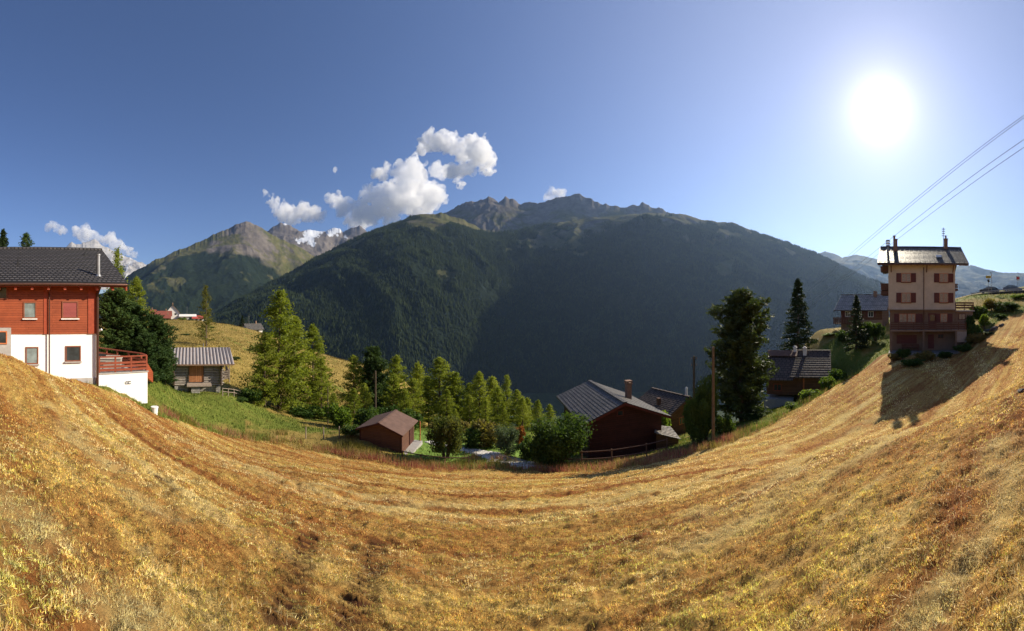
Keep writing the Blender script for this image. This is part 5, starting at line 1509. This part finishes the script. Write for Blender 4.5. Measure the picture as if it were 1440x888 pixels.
# ------------------------------------------------------------------ clouds (real volumes beyond the mountains)
def cloud_mat():
    m = bpy.data.materials.new('cloud_vapour'); m.use_nodes = True
    nt = m.node_tree; nt.nodes.remove(nt.nodes['Principled BSDF'])
    v = nt.nodes.new('ShaderNodeVolumeScatter'); v.inputs['Color'].default_value = (1,1,1,1)
    v.inputs['Anisotropy'].default_value = .0
    co = coords(nt, plane='3d')
    f = noise_node(nt, co, 1/380, 5, .62)
    d = mathn(nt, 'MULTIPLY', mathn(nt, 'MULTIPLY', mathn(nt, 'SUBTRACT', f, .37), 4.5, clamp=True), .0032)
    nt.links.new(d, v.inputs['Density'])
    nt.links.new(v.outputs[0], nt.nodes['Material Output'].inputs['Volume'])
    return m
CM = cloud_mat()
def cloud(label, blobs, rho, seed):
    rng = np.random.default_rng(seed)
    px0, py0 = blobs[0][0], blobs[0][1]
    o0 = at(px0, py0, rho); k = rho/F
    a = az(px0); ex = Vector((math.cos(a), -math.sin(a), 0)); ey = Vector((math.sin(a), math.cos(a), 0))
    import bmesh
    bm = bmesh.new()
    allb = []
    for (x, y, r) in blobs:
        r = r*1.18
        c = ex*((x-px0)*k) + Vector((0,0,-(y-py0)*k)) + ey*(rng.normal()*r*1.3*k)
        allb.append((c, r*k))
        for _ in range(12):
            d = Vector(rng.normal(size=3)).normalized(); d.z = d.z*.8+.1
            d -= ey*.35; allb.append((c+d*r*k*.85, r*k*(.22+.27*rng.random())))
        for _ in range(16):
            d = Vector(rng.normal(size=3)).normalized(); d.z = d.z*.9+.1
            allb.append((c+d*r*k*(.95+.35*rng.random()), r*k*(.08+.13*rng.random())))
    from mathutils import Matrix
    for c, r in allb: bmesh.ops.create_icosphere(bm, subdivisions=2, radius=r, matrix=Matrix.Translation(c))
    me = bpy.data.meshes.new('cloud'); bm.to_mesh(me); bm.free()
    o = link_mesh('cloud', me, None); o.location = o0
    md = o.modifiers.new('skin', 'REMESH'); md.mode = 'VOXEL'; md.voxel_size = 2.0*k
    dg = bpy.context.evaluated_depsgraph_get(); dg.update()
    me2 = bpy.data.meshes.new_from_object(o.evaluated_get(dg)); o.modifiers.clear(); o.data = me2
    co = np.empty(len(me2.vertices)*3, np.float32); me2.vertices.foreach_get('co', co); co = co.reshape(-1,3)
    nn = np.empty_like(co); me2.vertices.foreach_get('normal', nn.ravel()) if False else None
    no = np.array([v.normal[:] for v in me2.vertices])
    dsp = ((.22-np.abs(fbm(co[:,0]/(13*k)+co[:,1]/(11*k), co[:,2]/(12*k), 2, seed+2)))*13 + fbm(co[:,0]/(7*k)+co[:,1]/(9*k), co[:,2]/(7*k), 4, seed)*5.5)*k
    co = co + no*dsp[:,None]
    me2.vertices.foreach_set('co', co.astype(np.float32).ravel()); me2.update(); smooth(me2)
    me2.materials.clear(); me2.materials.append(CM)
    tag(o, label, 'cloud', 'white clouds over the mountain crest')
RC = 21500.0
cloud('long white cloud resting low over the glacier, left of the big one', [(400,298,11),(385,287,8),(374,274,4),(413,302,12),(430,304,11),(443,300,8),(450,308,7),(440,290,5),(395,309,7)], RC, 1)
cloud('biggest white cloud, heaped over the mountain shoulder', [(540,280,20),(520,292,18),(502,300,16),(485,292,12),(472,281,9),(464,274,5),(560,265,18),(578,258,17),(598,262,15),(605,278,16),(588,284,16),(565,292,18),(545,302,14),(525,310,12),(508,312,10),(618,275,9),(612,248,10),(585,247,12),(622,283,6)], RC, 2)
cloud('small puff of cloud just above the biggest cloud', [(536,237,8),(528,241,6),(545,234,6),(532,244,4)], RC*1.2, 3)
cloud('curved white cloud highest in the sky', [(605,204,10),(593,207,7),(620,205,10),(637,204,12),(655,210,14),(670,216,15),(683,224,13),(686,234,9),(668,232,12),(650,243,9),(636,248,8),(646,253,7),(660,240,9),(630,242,5),(663,200,6),(676,206,8)], RC*1.4, 4)
cloud('tiny cloud peeking left of the main summit', [(776,275,7),(768,279,5),(786,270,5),(789,276,5),(779,282,5)], RC, 5)
cloud('flat white cloud left over the snowy peak', [(85,323,6),(75,320,5),(94,327,4),(68,319,3)], RC, 6)
cloud('middle white cloud touching the snowy peak', [(122,328,9),(112,327,7),(133,330,7),(140,335,5),(117,333,6)], RC, 7)
cloud('streaky cloud trailing right behind the snowy peak', [(157,342,8),(167,349,9),(178,353,7),(188,357,5),(150,339,5),(196,358,3)], RC, 8)
cloud('wisp of cloud alone in the blue above the glacier cloud', [(470,239,1.7),(469,235,1.2),(471,243,1.2)], RC, 9)

# ------------------------------------------------------------------ haze, sky, sun, camera
SAZ, SEL = az(1239), math.atan(tt(155))
sunv = Vector((math.sin(SAZ)*math.cos(SEL), math.cos(SAZ)*math.cos(SEL), math.sin(SEL)))
hm = bpy.data.materials.new('haze_air'); hm.use_nodes = True
nt = hm.node_tree; nt.nodes.remove(nt.nodes['Principled BSDF'])
pv = nt.nodes.new('ShaderNodeVolumePrincipled'); pv.inputs['Color'].default_value = (.42,.62,1,1); pv.inputs['Density'].default_value = 2.1e-5; pv.inputs['Anisotropy'].default_value = .45
nt.links.new(pv.outputs[0], nt.nodes['Material Output'].inputs['Volume'])
hz = MB().box(-15000, 15000, -15000, 15000, -780, 3000).build('haze', hm); tag(hz, 'thin blue valley haze', 'haze', kind='stuff')

w = bpy.data.worlds.new('World'); SC.world = w; w.use_nodes = True
nt = w.node_tree; N, L = nt.nodes, nt.links
sky = N.new('ShaderNodeTexSky'); sky.sky_type = 'NISHITA'; sky.sun_disc = False
sky.sun_elevation = SEL; sky.sun_rotation = SAZ; sky.altitude = 1400; sky.air_density = 1.1; sky.dust_density = .4; sky.ozone_density = 3.0
bg = N['Background']; bg.inputs['Strength'].default_value = .065
L.new(mixc(nt, 1.0, sky.outputs[0], (.86,.90,1.11), 'MULTIPLY'), bg.inputs['Color'])
tc = N.new('ShaderNodeTexCoord')
dp = N.new('ShaderNodeVectorMath'); dp.operation = 'DOT_PRODUCT'; L.new(tc.outputs['Generated'], dp.inputs[0]); dp.inputs[1].default_value = sunv
ang = mathn(nt, 'ARCCOSINE', mathn(nt, 'MINIMUM', dp.outputs['Value'], 1.0))
def gauss(sig, amp):
    q = mathn(nt, 'DIVIDE', ang, sig); q = mathn(nt, 'MULTIPLY', mathn(nt, 'MULTIPLY', q, q), -1.0)
    return mathn(nt, 'MULTIPLY', mathn(nt, 'EXPONENT', q), amp)
glow = mathn(nt, 'ADD', gauss(.058, .5), mathn(nt, 'ADD', gauss(.13, .21), gauss(.62, .15)))
bg2 = N.new('ShaderNodeBackground'); bg2.inputs['Color'].default_value = (1, .88, .80, 1); L.new(glow, bg2.inputs['Strength'])
ads = N.new('ShaderNodeAddShader'); L.new(bg.outputs[0], ads.inputs[0]); L.new(bg2.outputs[0], ads.inputs[1])
L.new(ads.outputs[0], N['World Output'].inputs['Surface'])

sl = bpy.data.lights.new('sun', 'SUN'); sl.energy = 5.0; sl.angle = math.radians(.5); sl.color = (1, .89, .70)
so = bpy.data.objects.new('sun', sl); COL.objects.link(so); so.rotation_euler = (-sunv).to_track_quat('-Z', 'Y').to_euler()

cam = bpy.data.cameras.new('camera'); co = bpy.data.objects.new('camera', cam); COL.objects.link(co)
co.location = (0, 0, 0); co.rotation_euler = (math.radians(90), 0, 0)
cam.type = 'PANO'; cam.clip_start = .05; cam.clip_end = 100000
cam.panorama_type = 'CENTRAL_CYLINDRICAL'
cam.central_cylindrical_range_u_min = -1.44; cam.central_cylindrical_range_u_max = 1.44
cam.central_cylindrical_range_v_min = (H0-888)/F; cam.central_cylindrical_range_v_max = H0/F
cam.central_cylindrical_radius = 1.0
SC.camera = co

SC.view_settings.view_transform = 'Standard'; SC.view_settings.look = 'None'
SC.view_settings.exposure = .68; SC.view_settings.gamma = 1; SC.view_settings.use_curve_mapping = False
cy = SC.cycles
cy.use_denoising = True; cy.denoiser = 'OPENIMAGEDENOISE'
try: cy.denoising_input_passes = 'RGB_ALBEDO_NORMAL'
except Exception: pass
cy.max_bounces = 48; cy.diffuse_bounces = 3; cy.glossy_bounces = 2; cy.transmission_bounces = 3; cy.volume_bounces = 48; cy.volume_step_rate = .35; cy.volume_max_steps = 256; cy.transparent_max_bounces = 8
cy.use_adaptive_sampling = False
cy.sample_clamp_indirect = 6
